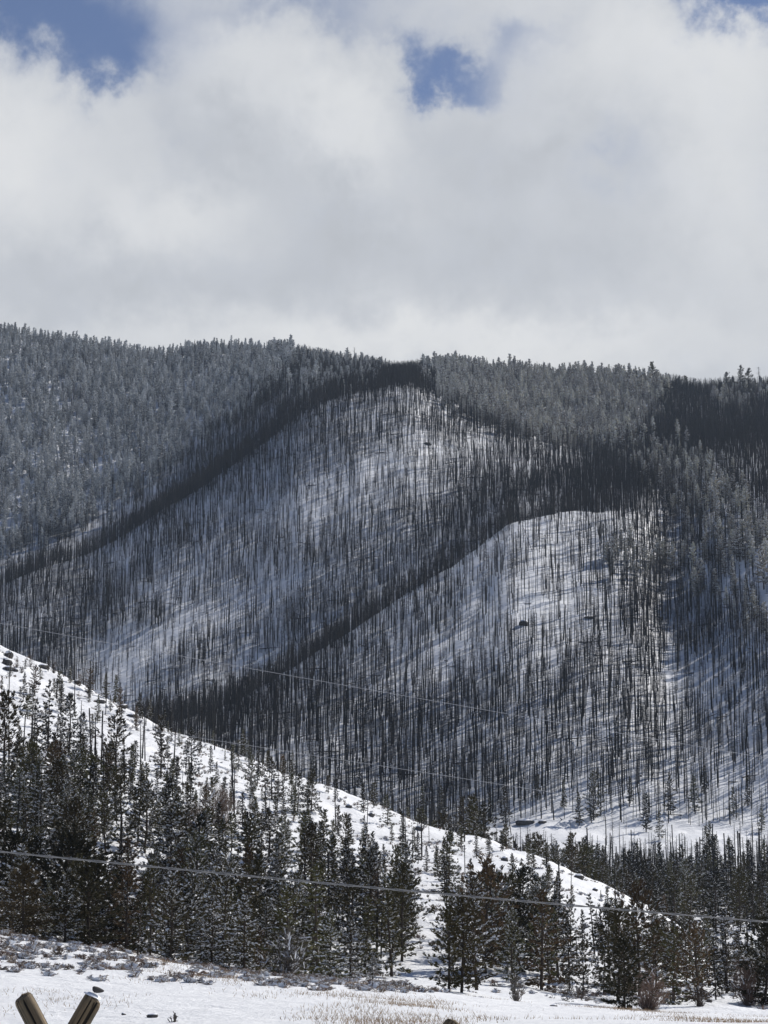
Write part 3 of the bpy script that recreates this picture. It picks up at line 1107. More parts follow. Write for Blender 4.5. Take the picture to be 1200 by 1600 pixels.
def instancer(name, pts, scl, rot, idx, templates, label, cat):
    """points carry scale / rotation / index; templates is a list of meshes"""
    coll = bpy.data.collections.new(name + '_kinds')
    for k, me in enumerate(templates):
        o = bpy.data.objects.new('%s_kind_%02d' % (name, k), me)
        coll.objects.link(o)
    me = bpy.data.meshes.new(name)
    me.vertices.add(len(pts))
    me.vertices.foreach_set('co', np.asarray(pts, np.float32).ravel())
    a = me.attributes.new('scl', 'FLOAT_VECTOR', 'POINT')
    a.data.foreach_set('vector', np.asarray(scl, np.float32).ravel())
    a = me.attributes.new('rot', 'FLOAT_VECTOR', 'POINT')
    a.data.foreach_set('vector', np.asarray(rot, np.float32).ravel())
    a = me.attributes.new('idx', 'INT', 'POINT')
    a.data.foreach_set('value', np.asarray(idx, np.int32).ravel())
    o = obj(name, me)
    ng = bpy.data.node_groups.new(name, 'GeometryNodeTree')
    ng.interface.new_socket('Geometry', in_out='INPUT', socket_type='NodeSocketGeometry')
    ng.interface.new_socket('Geometry', in_out='OUTPUT', socket_type='NodeSocketGeometry')
    gi = ng.nodes.new('NodeGroupInput')
    go = ng.nodes.new('NodeGroupOutput')
    ci = ng.nodes.new('GeometryNodeCollectionInfo')
    ci.inputs['Collection'].default_value = coll
    ci.inputs['Separate Children'].default_value = True
    ci.inputs['Reset Children'].default_value = True
    ip = ng.nodes.new('GeometryNodeInstanceOnPoints')
    ip.inputs['Pick Instance'].default_value = True

    def attr(nm, dt):
        n = ng.nodes.new('GeometryNodeInputNamedAttribute')
        n.data_type = dt
        n.inputs['Name'].default_value = nm
        return n.outputs['Attribute']
    ng.links.new(gi.outputs[0], ip.inputs['Points'])
    ng.links.new(ci.outputs[0], ip.inputs['Instance'])
    ng.links.new(attr('idx', 'INT'), ip.inputs['Instance Index'])
    ng.links.new(attr('rot', 'FLOAT_VECTOR'), ip.inputs['Rotation'])
    ng.links.new(attr('scl', 'FLOAT_VECTOR'), ip.inputs['Scale'])
    ng.links.new(ip.outputs[0], go.inputs[0])
    md = o.modifiers.new('scatter', 'NODES')
    md.node_group = ng
    tag(o, label, cat, kind='stuff')
    return o


def joined(tr, cr, mats, name):
    g = Geo()
    g.v = tr.v + cr.v
    g.f = list(tr.f) + [f + tr.n for f in cr.f]
    g.m = list(tr.m) + list(cr.m)
    return g.mesh(name, mats)


# the rest of the mid-distance conifers
mids = []
mk = []
for k_, (kd, st, nm, sn) in enumerate([('fir', 'fir', 'needle_green', .3), ('fir', 'fir', 'needle_dark', .2), ('thin', 'narrow', 'needle_green', .2), ('pine', 'pine', 'needle_green', .2),
                                       ('dusted', 'fir', 'needle_green', .5), ('rusty', 'pine', 'needle_brown', .15)]):
    tm, cm, tr, cr = gen_conifer(seed=400 + k_, H=8, R=1.5 if st != 'narrow' else 1.1, base=.1, nbr=60, npt=5, nq=3, lq=0.5, wq=0.16, snow=sn, style=st, needle=nm, twigs=False, tn=5)
    mids.append(joined(tr, cr, ['bark', nm, 'snow_clump'], 'mid_conifer'))
    mk.append(kd)
kmap = {'fir': [0, 1], 'thin': [2], 'pine': [3], 'dusted': [4], 'rusty': [5], 'dark': [1]}
if REST:
    instancer('conifer_wood', [(c['x'], c['y'], c['z'] - .05) for c in REST],
              [(c['h'] / 8 * c['wide'],) * 2 + (c['h'] / 8,) for c in REST],
              [(0, 0, rng.uniform(0, 6.28)) for c in REST],
              [int(rng.choice(kmap[c['kind']])) for c in REST], mids,
              'dense dark conifer wood filling the valley bottom behind the near hill', 'conifer wood')

# far mountain forest
fars = []
for k_ in range(8):
    st = ['fir', 'pine', 'narrow', 'fir', 'fir', 'fir', 'narrow', 'fir'][k_]
    tm, cm, tr, cr = gen_conifer(seed=500 + k_, H=12, R=[2.0, 2.1, 1.6, 1.9, 2.2, 2.2, 1.5, 1.8][k_], base=.15, nbr=44, npt=4, nq=2, lq=0.95, wq=0.42,
                                 snow=[3.0, 2.0, 2.4, 3.4, 2.6, 2.2, 2.0, 3.2][k_], style=st, needle='needle_far', snowm='snow_dust', twigs=False, tn=4)
    fars.append(joined(tr, cr, ['bark', 'needle_far', 'snow_dust'], 'far_conifer'))
x, y, z, px, py = sample(60000, 820, 1900, 0.20)
d = look(fard, px, py) * 1.0
Dd = np.interp(px, [-300, 0, 400, 700, 1200], [1150, 1200, 1330, 1420, 1400])
left = (px < 520)
d = np.where(left & (y < Dd + 60), 0, d)
d = np.where((px > 620) & (px < 940) & (y < Dd - 40), 0, d)
# also just over the ridge so the skyline is not thin
Df = np.interp(px, [-300, 600, 1200], [1850, 1800, 1740])
d = np.where(y > Df + 30, 0, d)
d *= 1 + 0.25 * fbm(x / 30, y / 30, 31, 2)
area_n = 60000 / (0.2 * (1900 ** 2 - 820 ** 2))     # candidates per m2
kp = rng.random(len(x)) < d * (1 / 21.0) / area_n
x, y, z, px, py = (a[kp] for a in (x, y, z, px, py))
kp = thin_out(x, y, np.full(len(x), 2.4))
x, y, z, px, py = (a[kp] for a in (x, y, z, px, py))
n = len(x)
h = rng.uniform(6.5, 13.5, n) * np.where(rng.random(n) < .08, 1.3, 1) * (1 + .2 * fbm(x / 40, y / 60, 77, 2))
s = h / 12
wd = rng.uniform(.85, 1.2, n)
FARP = (x, y)
instancer('mountain_forest', np.column_stack([x, y, z]), np.column_stack([s * wd, s * wd, s]),
          np.column_stack([np.zeros(n), np.zeros(n), rng.uniform(0, 6.28, n)]), rng.integers(0, 8, n), fars,
          'snow dusted grey green forest covering the upper mountain and its ridge', 'forest')
print('far trees', n, 'conifers', len(CON), 'individual', len(IND))

# burned trees
x, y, z, px, py = sample(330000, 455, 1820, 0.20)
area_n = 330000 / (0.2 * (1820 ** 2 - 455 ** 2))
d = look(snagd, px, py)
Db = np.interp(px, [-300, 0, 300, 600, 900, 1045, 1200], [820, 830, 860, 950, 1040, 1010, 940])
Dd = np.interp(px, [-300, 0, 400, 700, 1200], [1150, 1200, 1330, 1420, 1400])
d = np.where((px < 930) & (y > Db + 8) & (y < Db + 110), 0.75, d)          # gully behind the bright spur
d = np.where((px < 520) & (y > Dd + 5) & (y < Dd + 220), 1.15, d)       # gully below the live forest
d = np.where(y < 700, 0, d)
d *= 1 - 0.9 * np.clip(look(fard, px, py) * 1.3, 0, 1) * (y > 820) * ~((px < 520) & (y < Dd + 150))
# strip of burned trees between valley wood and meadow
strip = (y > 470) & (y < 590) & (px > 760)
d = np.where(strip, 0.6, d)
d = np.where((y > 470) & (y < 700) & (px < 760), 0.4, d)
d = np.where((y > 600) & (y < 690) & (px >= 760), 0.012, d)
d *= np.clip(1 + 0.55 * fbm(x / 28, y / 40, 41, 3), 0.15, 2)
kp = rng.random(len(x)) < d * (1 / 7.2) / area_n
kp &= (py - 90 < hidden_line(px, y) + 5)
x, y, z, px, py = (a[kp] for a in (x, y, z, px, py))
kp = thin_out(x, y, np.full(len(x), 0.9))
x, y, z, px, py = (a[kp] for a in (x, y, z, px, py))
h = rng.uniform(7.5, 13.5, len(x)) * np.where(rng.random(len(x)) < .12, .6, 1)
h *= np.interp(y, [450, 700], [0.72, 1.0])
h = np.where(px * 0 + (look(snagd, px, py) < .5), h * .8, h)
hp = h * F / y
hl = hidden_line(px, y)
visible_px = np.minimum(hp, hl - (py - hp))
inv = (px > 0) & (px < 1200)
score = np.where(inv, visible_px, -1)
order = np.argsort(-score)

# snags on the near hill (among the live trees) are always individuals
SN = []
xs, ys, zs, pxs, pys = sample(2600, 165, 385, 0.18)
cd = np.interp(pxs, [-300, 0, 600, 1040, 1200], [400, 390, 345, 300, 290])
dn = np.clip(look(neard, pxs, pys), 0, 0.6) * (ys < cd - 3) * np.where(pxs < 560, 1, 0.5)
dn = np.where((pxs < 300) & (pys < 1260) & (pys > 1060), 1.0, dn)
dn = np.where((pys < 1120 + pxs * .35) & (pxs < 700) & (ys < cd - 3), 0.5, dn)
kp = (rng.random(len(xs)) < dn * 0.16) & (pxs > 5) & (pxs < 1195)
for k in np.where(kp)[0]:
    hh = rng.uniform(2.5, 7.5)
    SN.append(dict(x=xs[k], y=ys[k], z=zs[k], px=pxs[k], py=pys[k], h=hh, hp=hh * F / ys[k], zone='hill', wide=1.0))
for (px_, py_, hp_, v) in [(158, 1205, 95, 2), (36, 1178, 62, 5), (176, 1092, 52, 4), (166, 1098, 50, 4), (222, 1185, 86, 1), (47, 1200, 90, 0), (148, 1180, 60, 2), (255, 1130, 14, 2), (276, 1139, 16, 2), (290, 1141, 15, 2)]:
    x_, y_, z_ = pick(px_, py_, 150, 420)
    SN.append(dict(x=x_, y=y_, z=z_, px=px_, py=py_, h=hp_ * y_ / F, hp=hp_, zone='hill', wide=1.0, v=v))
SN = SN[-120:]
nfar = 300 - len(SN)
sel = order[:nfar]
for k in sel:
    SN.append(dict(x=x[k], y=y[k], z=z[k], px=px[k], py=py[k], h=h[k], hp=hp[k], zone='valley' if y[k] < 600 else 'foot', wide=1.0))
mask = np.ones(len(x), bool)
mask[sel] = False
rest = np.where(mask)[0]
buck = {}
for c in SN:
    if 'v' not in c:
        c['v'] = int(rng.choice([0, 1, 2, 3, 4, 5], p=[.25, .2, .12, .25, .1, .08]))
    if c['zone'] == 'hill':
        zt = 'near the snowy hill crest' if c['py'] < 1100 + 0.36 * c['px'] + 30 else ('among the hill conifers' if c['px'] < 600 else 'beside the bare snowy rib')
    elif c['zone'] == 'valley':
        zt = 'before the snowy meadow' if c['px'] > 760 else 'behind the near crest'
    else:
        q = min(5, int(c['px'] // 200))
        zt = 'at the mountain foot ' + ['far left', 'left', 'below the spur', 'below the dome', 'above the meadow', 'far right'][q]
    c['_k'] = (zt, c['v'], c['zone'])
    buck.setdefault(c['_k'], []).append(c)
SL = ['black trunk with short stubs', 'black trunk with long twigs', 'broken topped black trunk', 'straight black trunk with twigs', 'burned tree thick with branches', 'stout snapped trunk']
for k, L in buck.items():
    L.sort(key=lambda c: c['px'])
    for q, c in enumerate(L):
        if k[2] == 'hill' or len(L) <= 12:
            c['label'] = (('the only ' + SL[k[1]] + ' ' + k[0]) if len(L) == 1 else SL[k[1]] + ' ' + k[0] + ', ' + ORD[min(q, 19)] + ' from left')
        else:
            c['label'] = SL[k[1]] + ' ' + k[0] + ', one of many alike'
for c in SN:
    grp = 'burned trees on the near hill' if c['zone'] == 'hill' else c['_k'][0].replace(',', '') + ' burned trees ' + str(['with stubs', 'with long twigs', 'with broken tops', 'with bare twigs', 'thick with branches', 'snapped and stout'][c['v']])
    put_tree(c, 's%d' % c['v'], 'burned_tree', grp, 'burned tree', 'branches')

sm = []
for k_ in range(9):
    tr, br = gen_snag(600 + k_, H=12, ntw=[22, 34, 14, 26, 60, 10, 22, 80, 20][k_], r0=[.125, .11, .15, .10, .13, .16, .095, .13, .12][k_], tw=[.9, 1.2, .7, 1.1, 1.9, .8, .9, 2.1, .8][k_],
                      broken=[0, 0, .5, 0, 0, .7, 0, 0, .3][k_], n=4, twr=0.04, top=.04)
    sm.append(joined(tr, br, ['char'], 'burned'))
# a fallen trunk kind
tr, br = gen_snag(650, H=9, ntw=8, r0=.18, n=4, twr=.04)
gf = Geo()
for V in tr.v + br.v:
    gf.v.append(np.column_stack([V[:, 2], V[:, 1], V[:, 0] + 0.25]))
gf.f = list(tr.f) + [f + tr.n for f in br.f]
gf.m = list(tr.m) + list(br.m)
sm.append(gf.mesh('fallen', ['char']))
n = len(rest)
xr, yr, zr, hr = x[rest], y[rest], z[rest], h[rest]
s = hr / 12
tilt = rng.normal(0, 0.014, (n, 2)) * np.where(rng.random(n) < .05, 8, 1)[:, None]
idx = rng.choice(9, n, p=[.15, .16, .07, .15, .15, .04, .12, .09, .07])
fl = rng.random(n) < .018
idx[fl] = 9
tilt[fl] *= 0.3
instancer('burned_forest', np.column_stack([xr, yr, zr]), np.column_stack([s * 1.05, s * 1.05, s]),
          np.column_stack([tilt, rng.uniform(0, 6.28, n)]), idx, sm,
          'thousands of bare black burned trunks standing on the snowy mountainside', 'burned forest')
print('burned rest', n, 'individual', len(SN))

# skyline trees that stand above the forest
for (px_, py_, hp_, w, v, lb) in [(1022, 603, 42, 0.75, 'c00', 'conical dark conifer standing tallest on the right part of the ridge'), (995, 598, 24, 0.8, 'c03', 'small dark pine left of the tallest pine on the ridge'),
                                  (1072, 608, 26, 1.0, 'c05', 'round pine between the two tallest groups of the ridge'), (1134, 612, 32, 0.9, 'c02', 'dark rounded pine right of the dip in the ridge'),
                                  (1158, 612, 44, 0.8, 'c01', 'tall leaning topped pine near the right end of the ridge'), (1170, 614, 38, 1.0, 'c00', 'pointed conifer beside the tall one near the right end of the ridge'),
                                  (554, 578, 36, 0.8, 's4', 'branchy dead tree poking above the middle of the ridge'), (1187, 612, 42, 0.9, 's4', 'bare branchy dead tree at the right end of the ridge')]:
    yy = float(np.interp(px_, [-300, 600, 1200], [1850, 1800, 1740])) - 6
    x_, y_, z_ = ray(px_, py_, yy)
    z_ = float(ground(x_, yy))
    c = dict(x=x_, y=yy, z=z_, h=hp_ * yy / F, wide=w * (1.3 if v[0] == 'c' else 1.5), label=lb)
    put_tree(c, v, 'ridge_tree', 'single trees on the ridge', 'tree', 'crown' if v[0] == 'c' else 'branches')

# ------------------------------------------------------------------ shrubs


def gen_shrub(seed, H, R, n=120, mat='twig', snow=0.1, fine=0.008, up=0.8):
    """curving stems that fork; n is the number of forks"""
    global rng
    keep = rng
    rng = np.random.default_rng(seed)
    st = Geo()
    tw = Geo()
    for q in range(max(6, n // 7)):
        a = rng.uniform(0, 2 * PI)
        el = rng.uniform(0.12, 1.0) ** 0.8 * PI / 2
        L = rng.uniform(.55, 1.1)
        e = np.array([math.cos(a) * R * math.cos(el), math.sin(a) * R * math.cos(el), H * math.sin(el) * .95 + .05 * H]) * L
        p = np.array([math.cos(a) * .1 * R, math.sin(a) * .1 * R, -.05])
        m_ = p * .45 + e * .55 + rng.normal(0, .06, 3) * H + [0, 0, -.06 * H]
        st.tube([p, m_, e], [fine * 2.4, fine * 1.6, fine * .7], 3)
        for w in range(7):
            t = rng.uniform(.3, 1)
            b0 = (p * (1 - t) + m_ * t) if t < .5 else (m_ * (1 - t) + e * t)
            d = unit(unit(e - p) * up + rng.normal(0, .55, 3))
            l1 = H * rng.uniform(.12, .32)
            e2 = b0 + d * l1
            e2[2] = max(e2[2], .02)
            mm = (b0 + e2) / 2 + rng.normal(0, .1, 3) * l1
            tw.tube([b0, mm, e2], [fine * 1.1, fine * .8, fine * .4], 3)
            k = 4
            tt = rng.uniform(.2, 1, k)
            P = b0 + (e2 - b0) * tt[:, None]
            dd = unit(d * .8 + rng.normal(0, .6, (k, 3)))
            ln = l1 * rng.uniform(.25, .7, k)[:, None]
            b = unit(np.cross(dd, rng.normal(0, 1, (k, 3)))) * fine * .9
            tw.quads(np.stack([P - b, P + b, P + dd * ln + b * .4, P + dd * ln - b * .4], 1), 0)
            if rng.random() < snow * 1.5:
                P = (b0 + e2) / 2 + [0, 0, fine * 1.5]
                b = unit(np.cross(d, unit(rng.normal(0, .5, 3) + [0, 0, 1]))) * H * .02
                tw.quads(np.array([[P - d * l1 * .4 - b, P - d * l1 * .4 + b, P + d * l1 * .45 + b * .6, P + d * l1 * .45 - b * .6]]), 1)
    rng = keep
    return st, tw


def shrub(px, py, hp, wp, mat, label, seed, n=260, snow=.1, dmin=110, name='shrub', cat='shrub', grp='bare shrubs at the forest edge'):
    x, y, z = pick(px, py, dmin, 500)
    H = hp * y / F
    R = wp * y / F / 2
    st, tw = gen_shrub(seed, H, R, int(n * 1.8), mat, snow, fine=.011)
    e = bpy.data.objects.new(name, None)
    C.objects.link(e)
    e.location = (x, y, z)
    obj('stems', st.mesh('stems', [mat]), e)
    obj('twigs', tw.mesh('twigs', [mat, 'snow_clump']), e)
    tag(e, label, cat, grp)


shrub(448, 1528, 66, 78, 'twig_grey', 'grey leafless shrub with snow along its spreading branches', 3, 150, .22)
shrub(1012, 1578, 52, 82, 'russet', 'reddish twiggy shrub spilling right of the broad black conifer', 4, 260, .04)
shrub(1168, 1571, 62, 54, 'russet', 'dense reddish brown shrub near the right edge of the field', 5, 260, .03)
shrub(1094, 1573, 30, 28, 'twig', 'small tuft of rusty twigs round the foot of a leggy pine', 6, 90, .03)
shrub(806, 1567, 34, 28, 'twig_grey', 'small round bare shrub around the thin young conifer', 7, 60, .05)
shrub(345, 1300, 70, 70, 'russet', 'reddish brown thicket halfway up the near hill', 8, 260, .03, 250)
shrub(300, 1330, 50, 60, 'russet', 'lower reddish brown thicket halfway up the near hill', 9, 220, .03, 250)
shrub(905, 1560, 16, 70, 'sage', 'low brush and twigs lying around the small open pine', 10, 90, .4)
shrub(612, 1543, 12, 60, 'twig_grey', 'low grey brush on the snow right of the little snowy fir', 11, 50, .3)
shrub(205, 1490, 28, 36, 'russet', 'small orange brown shrub at the bank below a narrow conifer', 12, 120, .05)

# sagebrush: countless low plants covering the bank
sg = []
for k_ in range(6):
    st, tw = gen_shrub(700 + k_, .55, .5, 70, 'sage', [.5, .3, .6, .4, .1, .2][k_], fine=.013, up=.4)
    g = Geo()
    g.v = st.v + tw.v
    g.f = list(st.f) + [f + st.n for f in tw.f]
    g.m = list(st.m) + list(tw.m)
    # the snow cushion caught in the plant
    if k_ < 4:
        for q in range(4):
            a = rng.uniform(0, 6.28)
            rr = rng.uniform(.05, .42)
            c0 = np.array([math.cos(a) * rr, math.sin(a) * rr, rng.uniform(.05, .36)])
            th = np.linspace(0, PI, 5)
            ph = np.arange(7) * 2 * PI / 7
            V = np.array([[c0[0] + .21 * math.sin(t_) * math.cos(p_), c0[1] + .21 * math.sin(t_) * math.sin(p_), c0[2] + .035 * math.cos(t_)] for t_ in th for p_ in ph])
            V += rng.normal(0, .02, V.shape)
            i_ = np.arange(4)[:, None] * 7
            j_ = np.arange(7)[None, :]
            g.add(V, np.stack([i_ + j_, i_ + (j_ + 1) % 7, i_ + 7 + (j_ + 1) % 7, i_ + 7 + j_], -1).reshape(-1, 4), 1)
    sg.append(g.mesh('sage', ['sage' if k_ in (0, 2, 5) else 'russet', 'snow_clump']))
x, y, z, px, py = sample(30000, 88, 150, 0.19)
edge = np.interp(px, [-50, 0, 100, 200, 300, 400, 500, 620], [1508, 1520, 1532, 1540, 1545, 1548, 1548, 1552])
d = (py < edge) * np.interp(px, [0, 520, 640, 700], [1, .8, .3, 0.05]) * np.clip(.5 + 1.0 * fbm(x / 1.6, y / 3, 51, 3), 0.05, 1)
d = np.maximum(d, 0.004 * (px < 800))
area_n = 30000 / (0.19 * (150 ** 2 - 88 ** 2))
kp = rng.random(len(x)) < d * 2.6 / area_n
x, y, z = x[kp], y[kp], z[kp]
n = len(x)
s = rng.uniform(.3, .85, n)
instancer('sagebrush', np.column_stack([x, y, z - .03]), np.column_stack([s * 1.25, s * 1.25, s * .62]),
          np.column_stack([np.zeros((n, 2)), rng.uniform(0, 6.28, n)]), rng.integers(0, 6, n), sg,
          'low snow filled sagebrush covering the bank in front of the forest', 'sagebrush')
print('sage', n)
# low brush, twigs and debris poking from the snow of the near hill
x, y, z, px, py = sample(16000, 150, 392, 0.19)
cd = np.interp(px, [-300, 0, 600, 1040, 1200], [400, 390, 345, 300, 290])
d = (y < cd) * np.clip(.25 + .8 * fbm(x / 8, y / 8, 61, 3), 0.02, 1)
kp = rng.random(len(x)) < d * .75
x, y, z = x[kp], y[kp], z[kp]
n = len(x)
s = rng.uniform(.3, 1.0, n)
instancer('hillside_brush', np.column_stack([x, y, z - .03]), np.column_stack([s * 1.2, s * 1.2, s * .8]),
          np.column_stack([np.zeros((n, 2)), rng.uniform(0, 6.28, n)]), rng.integers(3, 6, n), sg,
          'low twigs and brush poking through the snow of the near hill', 'brush')

# dry grass on the field
g = Geo()
D = np.sqrt(rng.uniform(48 ** 2, 122 ** 2, 200000))
x = rng.uniform(-.20, .20, len(D)) * D
z = ground(x, D)
dn = np.clip(.18 + .95 * fbm(x / 5, D / 12, 71, 4), 0, 1) ** 1.6
kp = rng.random(len(D)) < dn * .6
x, D, z = x[kp], D[kp], z[kp]
n = len(x)
P = np.column_stack([x, D, z - .01])
up = np.column_stack([rng.normal(0, .5, n), rng.normal(0, .3, n), np.ones(n)])
hh = (rng.uniform(.04, .17, n))[:, None]
b = np.column_stack([np.ones(n), rng.normal(0, .5, n), np.zeros(n)]) * rng.uniform(.004, .010, n)[:, None]
tip = P + up * hh
mid = P + up * hh * .6 + b * .5
g.quads(np.stack([P - b, P + b, mid, tip], 1), 0)
tag(obj('dry_grass', g.mesh('dry_grass', ['grass'])), 'thin tan grass stems poking through the field snow', 'grass', kind='stuff')

# ------------------------------------------------------------------ rocks


def rock(px, py, wp, hp, label, dmin=100, seed=0, name='boulder', dmax=1500, snow=True):
    r = np.random.default_rng(seed)
    x, y, z = pick(px, py, dmin, dmax)
    w = wp * y / F / 2
    h = hp * y / F
    nt_, npn = 9, 14
    th = np.linspace(0.02, PI - .02, nt_)
    ph = np.arange(npn) * 2 * PI / npn
    T, Pn = np.meshgrid(th, ph, indexing='ij')
    ux, uy, uz = np.sin(T) * np.cos(Pn), np.sin(T) * np.sin(Pn), np.cos(T)
    bump = 1 + .22 * vnoise(ux * 1.6 + seed, uy * 1.6 + uz * 2.1, seed) + .10 * vnoise(ux * 4 + seed, uy * 4 + uz * 4, seed + 3)
    V = np.stack([ux * w * bump, uy * w * .8 * bump, uz * h * .62 * bump + h * .3], -1)
    V[..., 2] = np.minimum(V[..., 2], h * (.95 + .1 * ux))
    i_ = np.arange(nt_ - 1)[:, None] * npn
    j_ = np.arange(npn)[None, :]
    FQ_ = np.stack([i_ + j_, i_ + (j_ + 1) % npn, i_ + npn + (j_ + 1) % npn, i_ + npn + j_], -1).reshape(-1, 4)
    g = Geo()
    g.add(V.reshape(-1, 3), FQ_, 0)
    o = obj(name, g.mesh(name, ['rock']))
    o.location = (x, y, z - .08 * h)
    o.rotation_euler = (0, 0, r.uniform(-.4, .4))
    tag(o, label, 'rock', 'rocks poking from the snow')
    if snow:
        V2 = V[:5].copy()
        V2[..., 0] *= .9
        V2[..., 1] *= .9
        V2[..., 2] = V2[..., 2] + .10 * h + .05 * h * np.cos(T[:5])
        i_ = np.arange(4)[:, None] * npn
        g = Geo()
        g.add(V2[:4].reshape(-1, 3), np.stack([i_[:3] + j_, i_[:3] + (j_ + 1) % npn, i_[:3] + npn + (j_ + 1) % npn, i_[:3] + npn + j_], -1).reshape(-1, 4), 0)
        obj('snow_cap', g.mesh('snow_cap', ['snow_clump'], True), o)


RK = [(13, 1027, 15, 11, 'dark boulder highest in the group at the top left of the near hill', 200), (11, 1039, 17, 12, 'slanted dark boulder in the middle of the group at the top left', 200), (14, 1047, 20, 7, 'low flat boulder lowest in the group at the top left', 200), (24, 1049, 9, 5, 'small rock at the right end of the boulder group at the top left', 200),
      (68, 1044, 20, 7, 'long dark rock just under the crest right of the bushes', 200), (94, 1068, 10, 7, 'rock on the upper slope above the open crowned tree', 200), (59, 1069, 10, 4, 'flat rock in the open snow left of the tall tree', 200), (119, 1068, 12, 6, 'rock below the crest near a small shrub', 200),
      (156, 1098, 18, 6, 'long rock under the two dead trees at the crest', 200), (192, 1106, 16, 6, 'rock on the crest right of the dead trees', 200), (205, 1120, 14, 5, 'flat rock below the crest', 200), (135, 1082, 9, 4, 'small rock between crest shrubs', 200),
      (545, 1262, 12, 6, 'rock on the crest above the stocky firs', 200), (580, 1275, 12, 6, 'dark rock on the crest before the dip', 200), (655, 1297, 14, 7, 'rock on the crest above the opening', 200),
      (905, 1373, 16, 8, 'dark rock on the lower crest right of the small leaning fir', 150), (818, 1362, 7, 5, 'small rock in the middle of the bare rib', 150), (788, 1345, 12, 7, 'brown rock high on the bare rib', 150), (860, 1362, 9, 5, 'rock near the small ragged pine', 150), (930, 1392, 9, 5, 'rock low on the bare rib', 150), (775, 1375, 10, 6, 'rock low on the left of the bare rib', 150),
      (820, 1288, 30, 9, 'long dark boulder at the left end of the snowy meadow', 560), (847, 1286, 14, 5, 'small dark rock right of the long meadow boulder', 560),
      (818, 977, 16, 10, 'dark round outcrop alone on the bright burned slope', 700), (920, 966, 16, 4, 'low outcrop with fallen logs right of the round outcrop', 700), (385, 1062, 12, 8, 'rock on the small spur left of the middle gully', 700), (668, 695, 12, 5, 'small rock outcrop high on the burned slope', 1000),
      (193, 1586, 7, 4, 'tiny dark clump on the field right of the crossed logs', 40), (238, 1590, 18, 6, 'low grey stone on the field snow', 40), (865, 1573, 12, 4, 'flat stone at the field edge below the small open pine', 100), (1108, 1566, 9, 6, 'stone at the foot of the right hand pines', 100)]
for k_, (a, b, w_, h_, lb, dm) in enumerate(RK):
    rock(a, b, w_, h_, lb, dm, 20 + k_, 'boulder' if w_ > 11 else 'rock')

# small tuft bushes on the field and the crest
shrub(272, 1597, 12, 26, 'twig_grey', 'low tuft of grey twigs on the field snow near the bottom edge', 30, 40, .4, 40, 'field_shrub', 'shrub', 'low tufts on the field')
shrub(92, 1492, 11, 26, 'sage', 'darkest round sagebrush on the bank above the crossed logs', 31, 120, .05, 80, 'field_shrub', 'shrub', 'low tufts on the field')
for k_, (a, b, h_, w_, lb) in enumerate([(47, 1042, 20, 22, 'bare bush on the crest right of the boulder group'), (26, 1043, 16, 14, 'wispy shrub beside the boulders'), (84, 1052, 18, 16, 'bare bush on the crest, second from the left'),
                                         (124, 1072, 18, 20, 'scrubby bush on the crest left of the dead trees'), (220, 1112, 16, 18, 'bare bush on the crest right of the dead trees'), (34, 1052, 12, 10, 'tiny shrub under the boulder group')]):
    shrub(a, b, h_, w_, 'twig', lb, 40 + k_, 60, .02, 200, 'crest_shrub', 'shrub', 'shrubs along the crest')

# ------------------------------------------------------------------ power lines


def wire(name, pts, D0, D1, r, mat, label, twin=False):
    p = np.array(pts, float)
    px = np.linspace(p[0, 0], p[-1, 0], 60)
    co = np.polyfit(p[:, 0], p[:, 1], 2)
    t = (px + 300) / 1800
    Dd_ = D0 + (D1 - D0) * t
    py = np.polyval(co, px)
    X, Y_, Z_ = ray(px, py, Dd_)
    P = np.column_stack([X, Y_, Z_])
    # finer sampling for the twist
    s_ = np.linspace(0, 59, 900 if twin else 120)
    P = np.column_stack([np.interp(s_, np.arange(60), P[:, k]) for k in range(3)])
    if twin:
        e = bpy.data.objects.new(name, None)
        C.objects.link(e)
        e.location = P[0]
        base = P - P[0]
        ph = np.arange(len(P)) * 0.16
        for q in (0, 1):
            off = np.column_stack([np.zeros(len(P)), np.cos(ph + q * PI), np.sin(ph + q * PI)]) * r * 1.05
            g = Geo()
            g.tube(base + off, np.full(len(P), r), 6)
            obj('conductor', g.mesh('conductor', [mat], True), e)
        tag(e, label, 'power line')
    else:
        g = Geo()
        g.tube(P, np.full(len(P), r), 5)
        tag(obj(name, g.mesh(name, [mat], True)), label, 'power line')


wire('power_line', [(-300, 1300), (0, 1330), (300, 1360), (600, 1388), (900, 1416), (1200, 1441), (1500, 1464)], 44, 50, .012, 'wire', 'thick twisted pair of grey cables crossing low in front of the forest', True)
wire('power_line', [(-300, 921), (0, 972), (150, 998), (450, 1053), (690, 1098), (900, 1138), (1200, 1186), (1500, 1232)], 118, 124, .012, 'wire_bright', 'thin pale wire crossing highest, in front of the burned mountainside')
wire('power_line', [(-300, 1060), (0, 1105), (87, 1119), (267, 1146), (500, 1182), (700, 1213), (1200, 1290), (1500, 1338)], 122, 128, .012, 'wire_bright', 'thin pale wire between the highest wire and the thick cables')

# ------------------------------------------------------------------ buck and rail fence


